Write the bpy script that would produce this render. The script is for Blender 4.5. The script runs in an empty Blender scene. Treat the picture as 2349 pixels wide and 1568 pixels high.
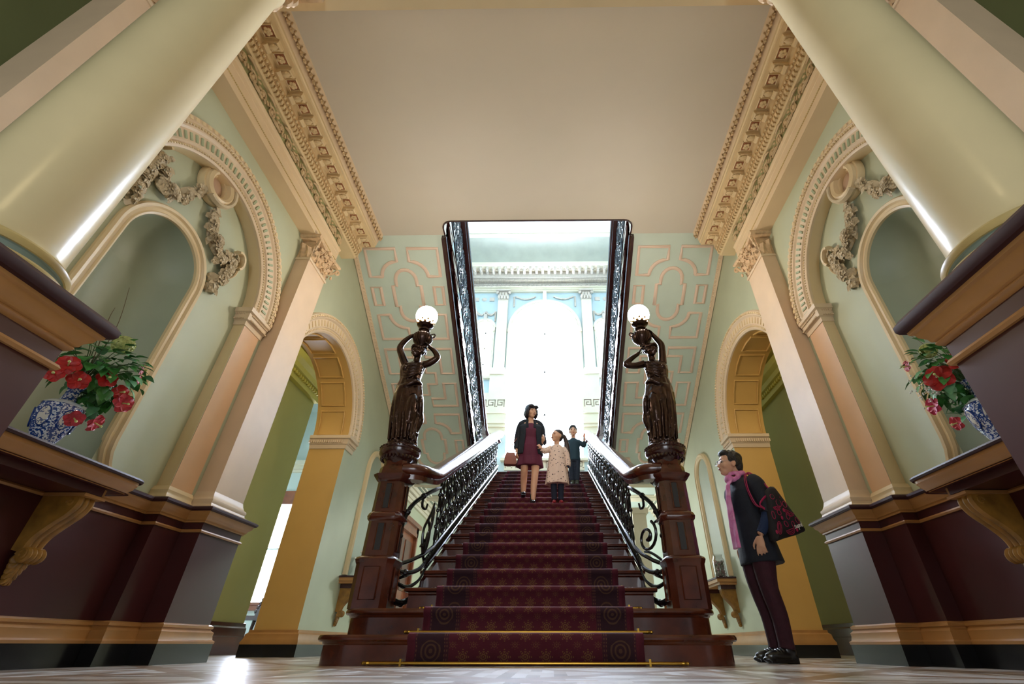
import bpy, bmesh, math, random
from mathutils import Vector as V, Matrix as M4, noise
SC = bpy.context.scene
COL = SC.collection
PI = math.pi
random.seed(7)

# ---------------------------------------------------------------- camera
cam_d = bpy.data.cameras.new('camera'); cam = bpy.data.objects.new('camera', cam_d); COL.objects.link(cam)
SC.camera = cam
FPX, CX, CY, YAW, PIT, ROLL = 1032.17, 1251.65, 781.81, -0.0120, 0.5944, 0.0009
cam_d.sensor_width = 36.0; cam_d.sensor_fit = 'HORIZONTAL'
cam_d.lens = FPX / 2349 * 36
cam_d.shift_x = -(CX - 1174.5) / 2349; cam_d.shift_y = (CY - 784) / 2349
cam_d.clip_start = 0.02
_f = V((math.sin(YAW) * math.cos(PIT), math.cos(YAW) * math.cos(PIT), math.sin(PIT)))
_r = V((math.cos(YAW), -math.sin(YAW), 0)); _u = _r.cross(_f)
_r, _u = math.cos(ROLL) * _r + math.sin(ROLL) * _u, -math.sin(ROLL) * _r + math.cos(ROLL) * _u
m = M4((( _r.x, _u.x, -_f.x, 0.1678), (_r.y, _u.y, -_f.y, 0), (_r.z, _u.z, -_f.z, 0.1085), (0, 0, 0, 1)))
cam.matrix_world = m

# ---------------------------------------------------------------- world, exposure, large lights
SC.view_settings.view_transform = 'Standard'; SC.view_settings.look = 'None'
SC.view_settings.exposure = 1.6; SC.view_settings.gamma = 1.0
SC.cycles.use_denoising = True
SC.cycles.max_bounces = 8; SC.cycles.diffuse_bounces = 5; SC.cycles.glossy_bounces = 4
SC.cycles.sample_clamp_indirect = 8.0
W = bpy.data.worlds.new('daylight'); SC.world = W; W.use_nodes = True
W.node_tree.nodes['Background'].inputs[0].default_value = (0.80, 0.90, 1.0, 1)
W.node_tree.nodes['Background'].inputs[1].default_value = 1.0

def area(name, loc, rot, sx, sy, power, col=(1, 1, 1), spread=PI):
    d = bpy.data.lights.new(name, 'AREA'); d.shape = 'RECTANGLE'; d.size = sx; d.size_y = sy; d.energy = power; d.color = col; d.spread = spread
    o = bpy.data.objects.new(name, d); COL.objects.link(o); o.location = loc; o.rotation_euler = rot; return o
def point(name, loc, power, col, r=0.1):
    d = bpy.data.lights.new(name, 'POINT'); d.energy = power; d.color = col; d.shadow_soft_size = r
    o = bpy.data.objects.new(name, d); COL.objects.link(o); o.location = loc; return o
WARM = (1.0, 0.74, 0.40)
# daylight enters through the bright obscured panes of the windows (built below) and the open entrance behind the camera
area('entrance_daylight', (0, -3.3, 1.5), (PI / 2, 0, 0), 2.4, 2.6, 17, (0.92, 0.96, 1.0))
# electric lamps of the vestibule, the upper hall and the side corridors, plus an added fill under the landing
point('corridor_lamp_l', (-3.8, 2.2, 3.6), 12, (1.0, 0.90, 0.62), .3)
point('corridor_lamp_r', (3.8, 2.2, 3.6), 14, (1.0, 0.88, 0.58), .3)
point('corridor_lamp_l2', (-3.69, 5.2, 4.0), 9, (1.0, 0.9, 0.62), .3)
point('corridor_lamp_r2', (3.69, 5.2, 4.0), 9, (1.0, 0.88, 0.58), .3)
point('vestibule_lamp', (0.0, -1.6, 3.2), 9, (1.0, 0.78, 0.42), .3)
point('under_landing_fill', (0.6, 9.6, 2.2), 60, (0.93, 0.97, 1.0), .3)  # added cool fill in place of side daylight; no lamp hangs here
point('upper_hall_lamp', (0.0, 7.0, 9.6), 12, (1.0, 0.96, 0.88), .3)

# ---------------------------------------------------------------- colour and material helpers
def lin(c):
    if isinstance(c, str): c = tuple(int(c[i:i + 2], 16) / 255 for i in (0, 2, 4))
    return tuple((x / 12.92 if x <= .04045 else ((x + .055) / 1.055) ** 2.4) for x in c) + (1.0,)
class NT:
    def __init__(s, name):
        s.mat = bpy.data.materials.new(name); s.mat.use_nodes = True; s.t = s.mat.node_tree; s.n = s.t.nodes; s.b = s.n['Principled BSDF']
    def new(s, typ, **kw):
        n = s.n.new(typ)
        for k, v in kw.items(): setattr(n, k, v)
        return n
    def link(s, a, b): s.t.links.new(a, b)
    def m(s, op, a, b=0.0, c=None):
        n = s.new('ShaderNodeMath', operation=op)
        for i, x in enumerate((a, b) if c is None else (a, b, c)):
            if isinstance(x, (int, float)): n.inputs[i].default_value = x
            else: s.link(x, n.inputs[i])
        return n.outputs[0]
    def mix(s, f, a, b):
        n = s.new('ShaderNodeMix', data_type='RGBA')
        for i, x in ((0, f), (6, a), (7, b)):
            if isinstance(x, (int, float)): n.inputs[i].default_value = x
            elif isinstance(x, tuple): n.inputs[i].default_value = x
            else: s.link(x, n.inputs[i])
        return n.outputs[2]
    def ramp(s, f, stops):
        n = s.new('ShaderNodeValToRGB'); r = n.color_ramp
        while len(r.elements) < len(stops): r.elements.new(.5)
        for e, (p, c) in zip(r.elements, stops): e.position = p; e.color = c
        s.link(f, n.inputs[0]); return n.outputs[0]
    def coord(s, kind='Object', scale=(1, 1, 1)):
        tc = s.new('ShaderNodeTexCoord'); mp = s.new('ShaderNodeMapping'); mp.inputs['Scale'].default_value = scale
        s.link(tc.outputs[kind], mp.inputs[0]); return mp.outputs[0]
    def noise(s, vec, scale, detail=3, rough=.5):
        n = s.new('ShaderNodeTexNoise'); n.inputs['Scale'].default_value = scale; n.inputs['Detail'].default_value = detail; n.inputs['Roughness'].default_value = rough
        s.link(vec, n.inputs['Vector']); return n.outputs[0]
MATS = {}
def mat(name, col, rough=.5, metal=0, var=.06, nscale=3.0, bump=0.0, bscale=60, col2=None, coat=0, spec=.5):
    if name in MATS: return MATS[name]
    t = NT(name); c = lin(col)
    c2 = lin(col2) if col2 else tuple(x * (1 - var * 2) for x in c[:3]) + (1,)
    vec = t.coord('Object')
    f = t.noise(vec, nscale, 4)
    t.link(t.mix(t.ramp(f, [(.35, (0, 0, 0, 1)), (.7, (1, 1, 1, 1))]), c, c2), t.b.inputs['Base Color'])
    t.b.inputs['Roughness'].default_value = rough; t.b.inputs['Metallic'].default_value = metal
    t.b.inputs['Specular IOR Level'].default_value = spec; t.b.inputs['Coat Weight'].default_value = coat; t.b.inputs['Coat Roughness'].default_value = .12
    if bump:
        bn = t.new('ShaderNodeBump'); bn.inputs['Strength'].default_value = bump; bn.inputs['Distance'].default_value = .02
        t.link(t.noise(vec, bscale, 3), bn.inputs['Height']); t.link(bn.outputs[0], t.b.inputs['Normal'])
    MATS[name] = t.mat; return t.mat
def emit(name, col, strength):
    t = NT(name); t.b.inputs['Base Color'].default_value = lin(col); t.b.inputs['Emission Color'].default_value = lin(col); t.b.inputs['Emission Strength'].default_value = strength
    MATS[name] = t.mat; return t.mat
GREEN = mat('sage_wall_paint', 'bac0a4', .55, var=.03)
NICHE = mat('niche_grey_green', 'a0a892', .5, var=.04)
PINK = mat('pink_cream_trim', 'dbc4a4', .45, var=.04)
CREAM = mat('cream_trim', 'dcc59a', .4, var=.04)
OCHRE = mat('ochre_jamb', 'cba25a', .5, var=.03)
SALMON = mat('salmon_pilaster', 'd9be9e', .45, var=.05)
CEIL = mat('ceiling_putty', 'cac3b4', .6, var=.02, nscale=1)
OLIVE = mat('olive_corridor', 'a69c5e', .6, var=.04, nscale=1)
SOFF = mat('soffit_green', 'c2d1c4', .55, var=.03)
SOFFP = mat('soffit_pink', 'dcc4b0', .5, var=.04)
PALE = mat('pale_blue_wall', 'c5d2cb', .6, var=.02)
FRZ = mat('frieze_green', '9c9b68', .5, var=.15, nscale=20)
LEAFT = mat('leaf_moulding_tint', 'd2b487', .5, var=.22, nscale=30)
ROSE = mat('rosette_terracotta', 'ae7450', .5, var=.12, nscale=30)
MAROON = mat('maroon_dado', '461a1b', .38, var=.12, nscale=2, coat=.15)
RAILD = mat('dark_maroon_rail', '37151a', .5, var=.1, nscale=5, coat=0)
GOLDT = mat('gold_ochre_moulding', 'b3814a', .35, var=.10, nscale=4)
PLINTH = mat('black_plinth', '15161a', .25, var=.1, coat=.3)
COLM = mat('ivory_column', 'dac89c', .28, var=.05, nscale=2, coat=.25)
BEAD = mat('gilt_bead', 'cdb476', .35, var=.1, nscale=10)
MAHO = mat('mahogany', '5a2613', .25, var=.25, nscale=6, coat=.6, col2='3a150b')
MAHOD = mat('dark_mahogany', '35130f', .22, var=.2, nscale=6, coat=.6)
IRON = mat('black_iron', '16181d', .25, metal=.35, var=.1, coat=.3)
BRONZE = mat('bronze', '463026', .26, metal=.75, var=.3, nscale=8, coat=.2, bump=.15, bscale=25)
BRASS = mat('brass', 'b48a35', .28, metal=.9, var=.1)
PLASTER = mat('garland_plaster', 'c9b795', .6, var=.1, nscale=12)
BLUEW = mat('upper_blue_wall', 'b4c8ce', .6, var=.03)
UCEIL = mat('upper_ceiling', 'd4d2c6', .6, var=.02)
UCREAM = mat('upper_cream', 'd9d2bb', .5, var=.03)
ULILAC = mat('upper_lilac_trim', 'c9bfb2', .5, var=.08, nscale=15)

# ---------------------------------------------------------------- mesh builder
class MB:
    def __init__(s): s.v = []; s.f = []; s.m = []
    def add(s, vs, fs, mi=0):
        o = len(s.v); s.v += [tuple(p) for p in vs]; s.f += [tuple(o + i for i in f) for f in fs]; s.m += [mi] * len(fs); return s
    def box(s, x0, x1, y0, y1, z0, z1, mi=0):
        return s.add([(x, y, z) for z in (z0, z1) for y in (y0, y1) for x in (x0, x1)],
                     [(0, 2, 3, 1), (4, 5, 7, 6), (0, 1, 5, 4), (2, 6, 7, 3), (0, 4, 6, 2), (1, 3, 7, 5)], mi)
    def obox(s, c, ax, ay, az, mi=0):
        c, ax, ay, az = V(c), V(ax), V(ay), V(az)
        return s.add([c + i * ax + j * ay + k * az for k in (-1, 1) for j in (-1, 1) for i in (-1, 1)],
                     [(0, 2, 3, 1), (4, 5, 7, 6), (0, 1, 5, 4), (2, 6, 7, 3), (0, 4, 6, 2), (1, 3, 7, 5)], mi)
    def rings(s, R, closed=True, cap=True, loop=False, mi=0):
        """R: list of rings (lists of points) joined one to the next."""
        n = len(R[0]); vs = [p for r in R for p in r]; fs = []
        K = len(R)
        for i in range(K if loop else K - 1):
            a, b = i * n, ((i + 1) % K) * n
            for j in range(n if closed else n - 1):
                k = (j + 1) % n; fs.append((a + j, a + k, b + k, b + j))
        if cap and closed and not loop:
            fs.append(tuple(range(n))[::-1]); fs.append(tuple((K - 1) * n + j for j in range(n)))
        return s.add(vs, fs, mi)
    def lathe(s, prof, c=(0, 0, 0), n=32, mi=0, a0=0, a1=2 * PI, cap=True, ax=None):
        full = abs(a1 - a0) > 6.28
        R = []
        for r, z in prof:
            ring = []
            for i in range(n if full else n + 1):
                a = a0 + (a1 - a0) * i / n
                p = V((r * math.cos(a), r * math.sin(a), z))
                if ax is not None: p = ax @ p
                ring.append(V(c) + p)
            R.append(ring)
        return s.rings(R, closed=full, cap=cap, mi=mi)
    def ell(s, c, r, n=12, m=8, mi=0, rot=None):
        if isinstance(r, (int, float)): r = (r, r, r)
        R = []
        for i in range(1, m):
            t = PI * i / m
            ring = []
            for j in range(n):
                a = 2 * PI * j / n
                p = V((r[0] * math.sin(t) * math.cos(a), r[1] * math.sin(t) * math.sin(a), -r[2] * math.cos(t)))
                if rot is not None: p = rot @ p
                ring.append(V(c) + p)
            R.append(ring)
        o = len(s.v); s.rings(R, cap=False, mi=mi)
        lo = V((0, 0, -r[2])); hi = V((0, 0, r[2]))
        if rot is not None: lo = rot @ lo; hi = rot @ hi
        k = len(s.v); s.v += [tuple(V(c) + lo), tuple(V(c) + hi)]
        b = o + (m - 2) * n
        for j in range(n):
            s.f.append((o + (j + 1) % n, o + j, k)); s.m.append(mi); s.f.append((b + j, b + (j + 1) % n, k + 1)); s.m.append(mi)
        return s
    def tube(s, pts, r, n=8, mi=0, sub=0, closed=False, flat=1.0, up=None, cap=True):
        pts = [V(p) for p in pts]
        if not isinstance(r, (list, tuple)): r = [r] * len(pts)
        if sub: pts, r = smooth_path(pts, r, sub, closed)
        K = len(pts); R = []; prev = None
        for i in range(K):
            a = pts[i - 1] if (i > 0 or closed) else pts[i]; b = pts[(i + 1) % K] if (i < K - 1 or closed) else pts[i]
            t = (b - a)
            if t.length < 1e-9: t = V((0, 0, 1))
            t.normalize()
            if up is not None: u = V(up) - t * t.dot(V(up))
            elif prev is None:
                u = V((0, 0, 1)) if abs(t.z) < .9 else V((1, 0, 0)); u = u - t * t.dot(u)
            else: u = prev - t * t.dot(prev)
            if u.length < 1e-6: u = t.orthogonal()
            u.normalize(); prev = u; w = t.cross(u)
            R.append([pts[i] + r[i] * (math.cos(2 * PI * j / n) * u + flat * math.sin(2 * PI * j / n) * w) for j in range(n)])
        return s.rings(R, loop=closed, cap=cap, mi=mi)
    def sweep(s, prof, frames, closedp=True, loop=False, mi=0, cap=True):
        """prof: 2-D points (u,v); frames: (origin, U, V)."""
        R = [[V(o) + u * V(U) + v * V(W_) for u, v in prof] for o, U, W_ in frames]
        return s.rings(R, closed=closedp, cap=cap, loop=loop, mi=mi)
    def prism(s, poly, fr0, fr1, mi=0):
        return s.sweep(poly, [fr0, fr1], mi=mi)
    def ext(s, o, off=(0, 0, 0), M=None):
        vs = o.v if M is None else [tuple(M @ V(p)) for p in o.v]
        k = len(s.v); s.v += [(p[0] + off[0], p[1] + off[1], p[2] + off[2]) for p in vs]
        s.f += [tuple(k + i for i in f) for f in o.f]; s.m += o.m; return s
def smooth_path(pts, r, sub, closed=False):
    P = []; Q = []; n = len(pts)
    def g(i): return pts[i % n] if closed else pts[max(0, min(n - 1, i))]
    def h(i): return r[i % n] if closed else r[max(0, min(n - 1, i))]
    for i in range(n if closed else n - 1):
        p0, p1, p2, p3 = g(i - 1), g(i), g(i + 1), g(i + 2)
        for k in range(sub):
            t = k / sub
            P.append(.5 * ((2 * p1) + (p2 - p0) * t + (2 * p0 - 5 * p1 + 4 * p2 - p3) * t * t + (3 * p1 - p0 - 3 * p2 + p3) * t ** 3))
            Q.append(h(i) * (1 - t) + h(i + 1) * t)
    if not closed: P.append(pts[-1]); Q.append(r[-1])
    return P, Q
def rootloc(o):
    w = V((0, 0, 0))
    while o is not None: w += o.location; o = o.parent
    return w
def build(name, mb, mats, parent=None, smooth=35, mir=1, loc=None, recalc=True):
    """mesh object; mb is in world coordinates (mir=-1 mirrors x); the origin is the parent's, or loc."""
    if not isinstance(mats, (list, tuple)): mats = [mats]
    me = bpy.data.meshes.new(name)
    off = rootloc(parent) if parent is not None else V(loc or (0, 0, 0))
    me.from_pydata([(mir * p[0] - off.x, p[1] - off.y, p[2] - off.z) for p in mb.v], [], mb.f)
    for m_ in mats: me.materials.append(m_)
    me.polygons.foreach_set('material_index', mb.m)
    if recalc:
        bm = bmesh.new(); bm.from_mesh(me); bmesh.ops.recalc_face_normals(bm, faces=bm.faces); bm.to_mesh(me); bm.free()
    if smooth:
        me.shade_smooth(); me.set_sharp_from_angle(angle=math.radians(smooth))
    o = bpy.data.objects.new(name, me); COL.objects.link(o)
    if parent is not None: o.parent = parent
    elif loc is not None: o.location = loc
    return o
def tag(o, label=None, cat=None, group=None, kind=None):
    for k, v in (('label', label), ('category', cat), ('group', group), ('kind', kind)):
        if v: o[k] = v
    return o
def thing(name, loc, label, cat, group=None, kind=None):
    o = bpy.data.objects.new(name, None); COL.objects.link(o); o.location = loc; o.empty_display_size = .1
    return tag(o, label, cat, group, kind)
def struct(name, mb, mats, **k): return tag(build(name, mb, mats, **k), kind='structure')
def dup(o, parent=None, loc=None):
    c = o.copy(); COL.objects.link(c)
    if parent is not None: c.parent = parent
    if loc is not None: c.location = loc
    for ch in list(o.children): dup(ch, c)
    return c
SIDE = {-1: 'left', 1: 'right'}
# ================================================================ the room shell
RZ, RUN, Y0 = 0.1646, 0.3282, 3.4245          # riser, going, first nosing
NST = 19; LZ = NST * RZ; LY = Y0 + (NST - 1) * RUN
CZ = 4.90; CE = 4.405                          # hall ceiling height, where the soffits of the upper flights start
WX = 2.66                                      # side wall plane
SL = RZ / RUN                                  # slope of the stairs

def arch_wall(x, y0, y1, z0, z1, yc, R, zs, zb, n=28):
    """wall face in the plane x with a round-headed opening."""
    mb = MB(); P = lambda y, z: (x, y, z)
    def q(a, b, c, d): mb.add([a, b, c, d], [(0, 1, 2, 3)])
    q(P(y0, z0), P(yc - R, z0), P(yc - R, z1), P(y0, z1)); q(P(yc + R, z0), P(y1, z0), P(y1, z1), P(yc + R, z1))
    if zb > z0: q(P(yc - R, z0), P(yc + R, z0), P(yc + R, zb), P(yc - R, zb))
    for i in range(n):
        a, b = PI - PI * i / n, PI - PI * (i + 1) / n
        ya, yb = yc + R * math.cos(a), yc + R * math.cos(b)
        q(P(ya, zs + R * math.sin(a)), P(yb, zs + R * math.sin(b)), P(yb, z1), P(ya, z1))
    return mb
def arch_pts(yc, R, zs, zb, n=28):
    return [(yc + R, zb)] * (zb < zs) + [(yc + R * math.cos(PI * i / n), zs + R * math.sin(PI * i / n)) for i in range(n + 1)] + [(yc - R, zb)] * (zb < zs)
def jamb(xa, xb, yc, R, zs, zb, n=28):
    return MB().rings([[(xa, y, z), (xb, y, z)] for y, z in arch_pts(yc, R, zs, zb, n)], closed=False)
def arch_mould(x, yc, R, zs, prof, n=48, zb=None, s=1):
    """moulding round an arch head: prof (radial, outwards from the wall towards the hall)."""
    fr = []
    if zb is not None: fr.append(((x, yc + R, zb), (0, 1, 0), (-1, 0, 0)))
    for i in range(n + 1):
        a = PI * i / n
        fr.append(((x, yc + R * math.cos(a), zs + R * math.sin(a)), (0, math.cos(a), math.sin(a)), (-1, 0, 0)))
    if zb is not None: fr.append(((x, yc - R, zb), (0, -1, 0), (-1, 0, 0)))
    return MB().sweep(prof, fr)

FL = MB().box(-7, 7, -4.5, 12.4, -.12, 0)
t = NT('parquet_floor')
vec = t.coord('Object')
sep = t.new('ShaderNodeSeparateXYZ'); t.link(vec, sep.inputs[0])
X, Y = sep.outputs[0], sep.outputs[1]
# big diagonal squares of strips, laid in turn along and across, between darker border bands
u = t.m('MULTIPLY', t.m('ADD', X, Y), .7071); w = t.m('MULTIPLY', t.m('SUBTRACT', X, Y), .7071)
cu = t.m('FLOOR', t.m('MULTIPLY', u, 1.35)); cw = t.m('FLOOR', t.m('MULTIPLY', w, 1.35))
chk = t.m('MODULO', t.m('ABSOLUTE', t.m('ADD', cu, cw)), 2.0)
def strips(a, b, sc):
    row = t.m('FLOOR', t.m('MULTIPLY', a, sc))
    wn = t.new('ShaderNodeTexWhiteNoise', noise_dimensions='2D')
    cmb = t.new('ShaderNodeCombineXYZ'); t.link(row, cmb.inputs[0]); t.link(t.m('FLOOR', t.m('ADD', t.m('MULTIPLY', b, 3.1), t.m('MULTIPLY', row, .37))), cmb.inputs[1])
    t.link(cmb.outputs[0], wn.inputs['Vector']); return wn.outputs['Value']
val = t.m('ADD', t.m('MULTIPLY', strips(X, Y, 17), chk), t.m('MULTIPLY', strips(Y, X, 17), t.m('SUBTRACT', 1.0, chk)))
colr = t.ramp(val, [(0, lin('857768')), (.25, lin('a89c90')), (.5, lin('cfccc8')), (.75, lin('eaecee')), (1, lin('b39c88'))])
fu = t.m('ABSOLUTE', t.m('SUBTRACT', t.m('FRACT', t.m('MULTIPLY', u, 1.35)), .5)); fw = t.m('ABSOLUTE', t.m('SUBTRACT', t.m('FRACT', t.m('MULTIPLY', w, 1.35)), .5))
band = t.m('GREATER_THAN', t.m('MAXIMUM', fu, fw), .425)
t.link(t.mix(band, colr, lin('97806c')), t.b.inputs['Base Color'])
t.link(t.m('ADD', t.m('MULTIPLY', t.noise(vec, 6, 4), .25), .20), t.b.inputs['Roughness'])
t.b.inputs['Coat Weight'].default_value = .5; t.b.inputs['Coat Roughness'].default_value = .25
struct('floor', FL, t.mat)

# ceiling slab of the hall, with the stair well cut out (rounded corners)
well = [(1.30, CE)] + [(1.30 - .12 + .12 * math.cos(a), 4.28 - .12 * math.sin(a)) for a in [PI / 2 * i / 6 for i in range(7)]]
wellp = well + [(-x, y) for x, y in well[::-1]]
c = MB()
for z in (CZ, CZ + .37):
    c.add([(-WX - .2, 1.3, z), (WX + .2, 1.3, z), (WX + .2, 4.0, z), (-WX - .2, 4.0, z)], [(0, 1, 2, 3)])
    for s in (-1, 1):
        c.add([(s * (WX + .2), 4.0, z)] + [(0, 4.0, z)] + [(0, 4.16, z)] + [(s * x, y, z) for x, y in well[::-1]] + [(s * (WX + .2), CE, z)], [tuple(range(len(well) + 4))])
c.rings([[(x, y, CZ), (x, y, CZ + .37)] for x, y in wellp], closed=False)
for s in (-1, 1): c.add([(s * 1.3, CE, CZ), (s * WX, CE, CZ), (s * WX, CE, CZ + .37), (s * 1.3, CE, CZ + .37)], [(0, 1, 2, 3)])
ceiling = struct('ceiling', c, CEIL)
# dark wooden edge bead round the well
fr = []
for i, (x, y) in enumerate(wellp):
    a = V(wellp[max(0, i - 1)]); b = V(wellp[min(len(wellp) - 1, i + 1)]); d = (b - a).normalized()
    fr.append(((x, y, CZ), (-d.y, d.x, 0), (0, 0, 1)))
struct('trim_1', MB().sweep([(-.006, -.010), (.012, -.014), (.016, 0), (.014, .03), (-.006, .03)], fr), MAHOD)

for s in (-1, 1):
    sd = SIDE[s]
    # --- side wall with the arched passage into the corridor
    YC, RI, ZS, XB = 4.98, .93, 2.50, 3.15
    w = arch_wall(WX, 3.6, 11.4, 0, 5.2, YC, RI, ZS, 0)
    w.ext(arch_wall(XB, 3.2, 7.2, 0, 4.35, YC, RI, ZS, 0)); w.add([(WX, 11.4, 0), (XB, 11.4, 0), (XB, 11.4, 5.2), (WX, 11.4, 5.2)], [(0, 1, 2, 3)])
    w.add([(WX, 3.6, 0), (XB, 3.6, 0), (XB, 3.6, 5.2), (WX, 3.6, 5.2)], [(0, 1, 2, 3)])
    struct('wall_' + sd, w, GREEN, mir=s)
    tr = thing('archway', (s * 2.66, YC, 0), f'pink beaded round arch to the side corridor, on the {sd}-hand wall between pilaster and stairs', 'archway', 'arches to the side corridors', 'structure')
    j = jamb(WX, XB, YC, RI, ZS, 0); build('jamb_lining', j, OCHRE, tr, mir=s)
    # sunk panels of the intrados
    pm = MB(); n = 7
    for k in range(n):
        a0, a1 = PI * (k + .10) / n, PI * (k + .90) / n
        ring = []
        for (xx, a) in [(2.76, a0), (2.76, (a0 + a1) / 2), (2.76, a1), (3.09, a1), (3.09, (a0 + a1) / 2), (3.09, a0)]:
            ring.append((xx, YC + (RI - .008) * math.cos(a), ZS + (RI - .008) * math.sin(a)))
        pm.tube(ring, .012, 6, closed=True)
    build('intrados_panel', pm, OCHRE, tr, mir=s)
    prof = [(0, 0), (0, .02), (.02, .035), (.06, .035), (.07, .05), (.16, .055), (.18, .075), (.225, .08), (.24, .06), (.24, 0)]
    build('archivolt', arch_mould(WX, YC, RI, ZS, prof), PINK, tr, mir=s)
    bd = MB()
    for i in range(90):
        a = PI * (i + .5) / 90; d = (math.cos(a), math.sin(a))
        for rr, sz, h in ((RI + .042, .011, .04), (RI + .205, .014, .083)):
            bd.ell((WX - h, YC + rr * d[0], ZS + rr * d[1]), (sz, sz, sz), 6, 4)
        if i % 2 == 0:
            cc = V((WX - .056, YC + (RI + .115) * d[0], ZS + (RI + .115) * d[1]))
            bd.obox(cc, V((.006, 0, 0)), V((0, d[0], d[1])) * .035, V((0, -d[1], d[0])) * .009)
    build('beading', bd, CREAM, tr, mir=s)
    for sg in (-1, 1):                                   # imposts
        yj = YC + sg * RI
        ip = MB()
        prof = [(0, 0), (0, -.17), (.012, -.17), (.02, -.12), (.035, -.11), (.045, -.05), (.07, -.04), (.075, 0)]
        A = [((WX, yj + sg * .25, ZS + .01), (-1, 0, 0)), ((WX, yj, ZS + .01), (-1, -sg, 0)), ((XB, yj, ZS + .01), (0, -sg, 0))]
        ip.sweep(prof, [(o, U, (0, 0, 1)) for o, U in A])
        for i in range(20): ip.box(WX - .052, WX - .03, yj + sg * (.01 + i * .012), yj + sg * (.016 + i * .012), ZS - .085, ZS - .055)
        for i in range(16):
            xx = WX + .03 + i * .03; ip.box(xx, xx + .016, yj - sg * .055, yj - sg * .02, ZS - .09, ZS - .05)
        build('impost', ip, PINK, tr, mir=s)
    # base of the jambs and wall
    pl = [(WX, 11.3), (WX, YC + RI), (XB, YC + RI), (XB, 7.2)]
    def plan_sweep(pl, prof, off=0):
        fr = []
        for i, (x, y) in enumerate(pl):
            d0 = (V(pl[i]) - V(pl[i - 1])).normalized() if i else None
            d1 = (V(pl[i + 1]) - V(pl[i])).normalized() if i < len(pl) - 1 else None
            n0 = V((d0.y, -d0.x)) if d0 else None; n1 = V((d1.y, -d1.x)) if d1 else None
            if n0 is None: n = n1
            elif n1 is None: n = n0
            else: n = (n0 + n1) / (1 + n0.dot(n1))
            fr.append(((x, y, 0), (n.x, n.y, 0), (0, 0, 1)))
        return MB().sweep(prof, fr)
    # (n must point to the hall: for a path running towards the camera, along -y, that is -x)
    bb = thing('baseboard', (s * 2.66, 6.0, 0), f'skirting of gilt moulding over a black plinth beyond the {sd}-hand arch', 'skirting', 'skirtings beyond the arches', 'structure')
    build('plinth', plan_sweep(pl, [(-.02, 0), (.07, 0), (.07, .115), (-.02, .115)]), PLINTH, bb, mir=s)
    build('base_moulding', plan_sweep(pl, [(-.02, .115), (.07, .115), (.072, .135), (.055, .17), (.05, .21), (.03, .225), (.03, .25), (-.02, .25)]), GOLDT if s else 0, bb, mir=s)

    # --- near bay: recessed wall with the niche, arch in front of it, pilasters on both sides
    B, A, Pz = 2.75, 2.65, 2.50                            # planes of recess, arch respond, pilaster face
    yc, Ro, zs = 2.54, .78, 2.70
    ny, nr, nz = 2.42, .335, 2.50
    build_ = arch_wall(B, 1.3, 3.7, 0, 4.3, ny, nr, nz, .96); struct('wall_' + sd + '_recess', build_, GREEN, mir=s)
    # niche: half round in plan with a quarter-sphere head
    nm = MB(); R = []
    for k in range(0, 13):
        a = PI * k / 12
        R.append([(B + .30 * math.sin(a), ny + nr * math.cos(a), z) for z in (.96, 1.5, 2.0, nz)])
    nm.rings(R, closed=False)
    R = []
    for i in range(0, 9):
        e = PI / 2 * i / 8
        R.append([(B + .30 * math.sin(PI * k / 12) * math.cos(e), ny + nr * math.cos(PI * k / 12) * math.cos(e), nz + nr * math.sin(e)) for k in range(13)])
    nm.rings(R, closed=False)
    nt = thing('wall_niche', (s * B, ny, .96), f'round-headed niche in a cream moulded frame behind the vase, {sd}-hand wall', 'niche', 'niches behind the vases', 'structure')
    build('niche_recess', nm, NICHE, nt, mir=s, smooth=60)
    fp = [(-.004, -.01), (-.004, .012), (.012, .022), (.022, .012), (.045, .012), (.055, .03), (.075, .034), (.088, .02), (.088, -.01)]
    R_, fr = nr, []
    ear = [(1.00, .07), (1.06, .06), (1.10, .035), (1.16, .01), (1.24, 0)]
    for z, e in ear: fr.append(((B, ny + R_ + e, z), (0, 1, 0), (-1, 0, 0)))
    for i in range(37):
        a = PI * i / 36; fr.append(((B, ny + R_ * math.cos(a), nz + R_ * math.sin(a)), (0, math.cos(a), math.sin(a)), (-1, 0, 0)))
    for z, e in ear[::-1]: fr.append(((B, ny - R_ - e, z), (0, -1, 0), (-1, 0, 0)))
    build('niche_frame', MB().sweep(fp, fr), CREAM, nt, mir=s)
    # blind arch
    w = arch_wall(A, 1.3, 3.7, 0, 4.3, yc, Ro, zs, 0); struct('wall_' + sd + '_arcade', w, GREEN, mir=s)
    ba = thing('blind_arch', (s * A, yc, 0), f'large beaded blind arch framing niche and plaster garland, {sd}-hand wall', 'arch', 'blind arches with garlands', 'structure')
    build('reveal', jamb(A, B, yc, Ro, zs, 0), CREAM, ba, mir=s)
    prof = [(0, -.01), (0, .022), (.012, .03), (.045, .03), (.055, .045), (.15, .05), (.165, .065), (.215, .072), (.235, .06), (.27, .055), (.28, .04), (.28, -.01)]
    build('archivolt', arch_mould(A, yc, Ro, zs, prof, 60), PINK, ba, mir=s)
    bd = MB(); gr = MB()
    for i in range(100):
        a = PI * (i + .5) / 100; d = (math.cos(a), math.sin(a))
        for rr, sz, h in ((Ro + .028, .0095, .034), (Ro + .19, .013, .075)):
            bd.ell((A - h, yc + rr * d[0], zs + rr * d[1]), sz, 6, 4)
        if i % 2 == 0:
            gr.obox((A - .051, yc + (Ro + .10) * d[0], zs + (Ro + .10) * d[1]), V((.005, 0, 0)), V((0, d[0], d[1])) * .030, V((0, -d[1], d[0])) * .010)
            bd.obox((A - .058, yc + (Ro + .245) * d[0], zs + (Ro + .245) * d[1]), V((.010, 0, 0)), V((0, d[0], d[1])) * .014, V((0, -d[1], d[0])) * .016)
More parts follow.
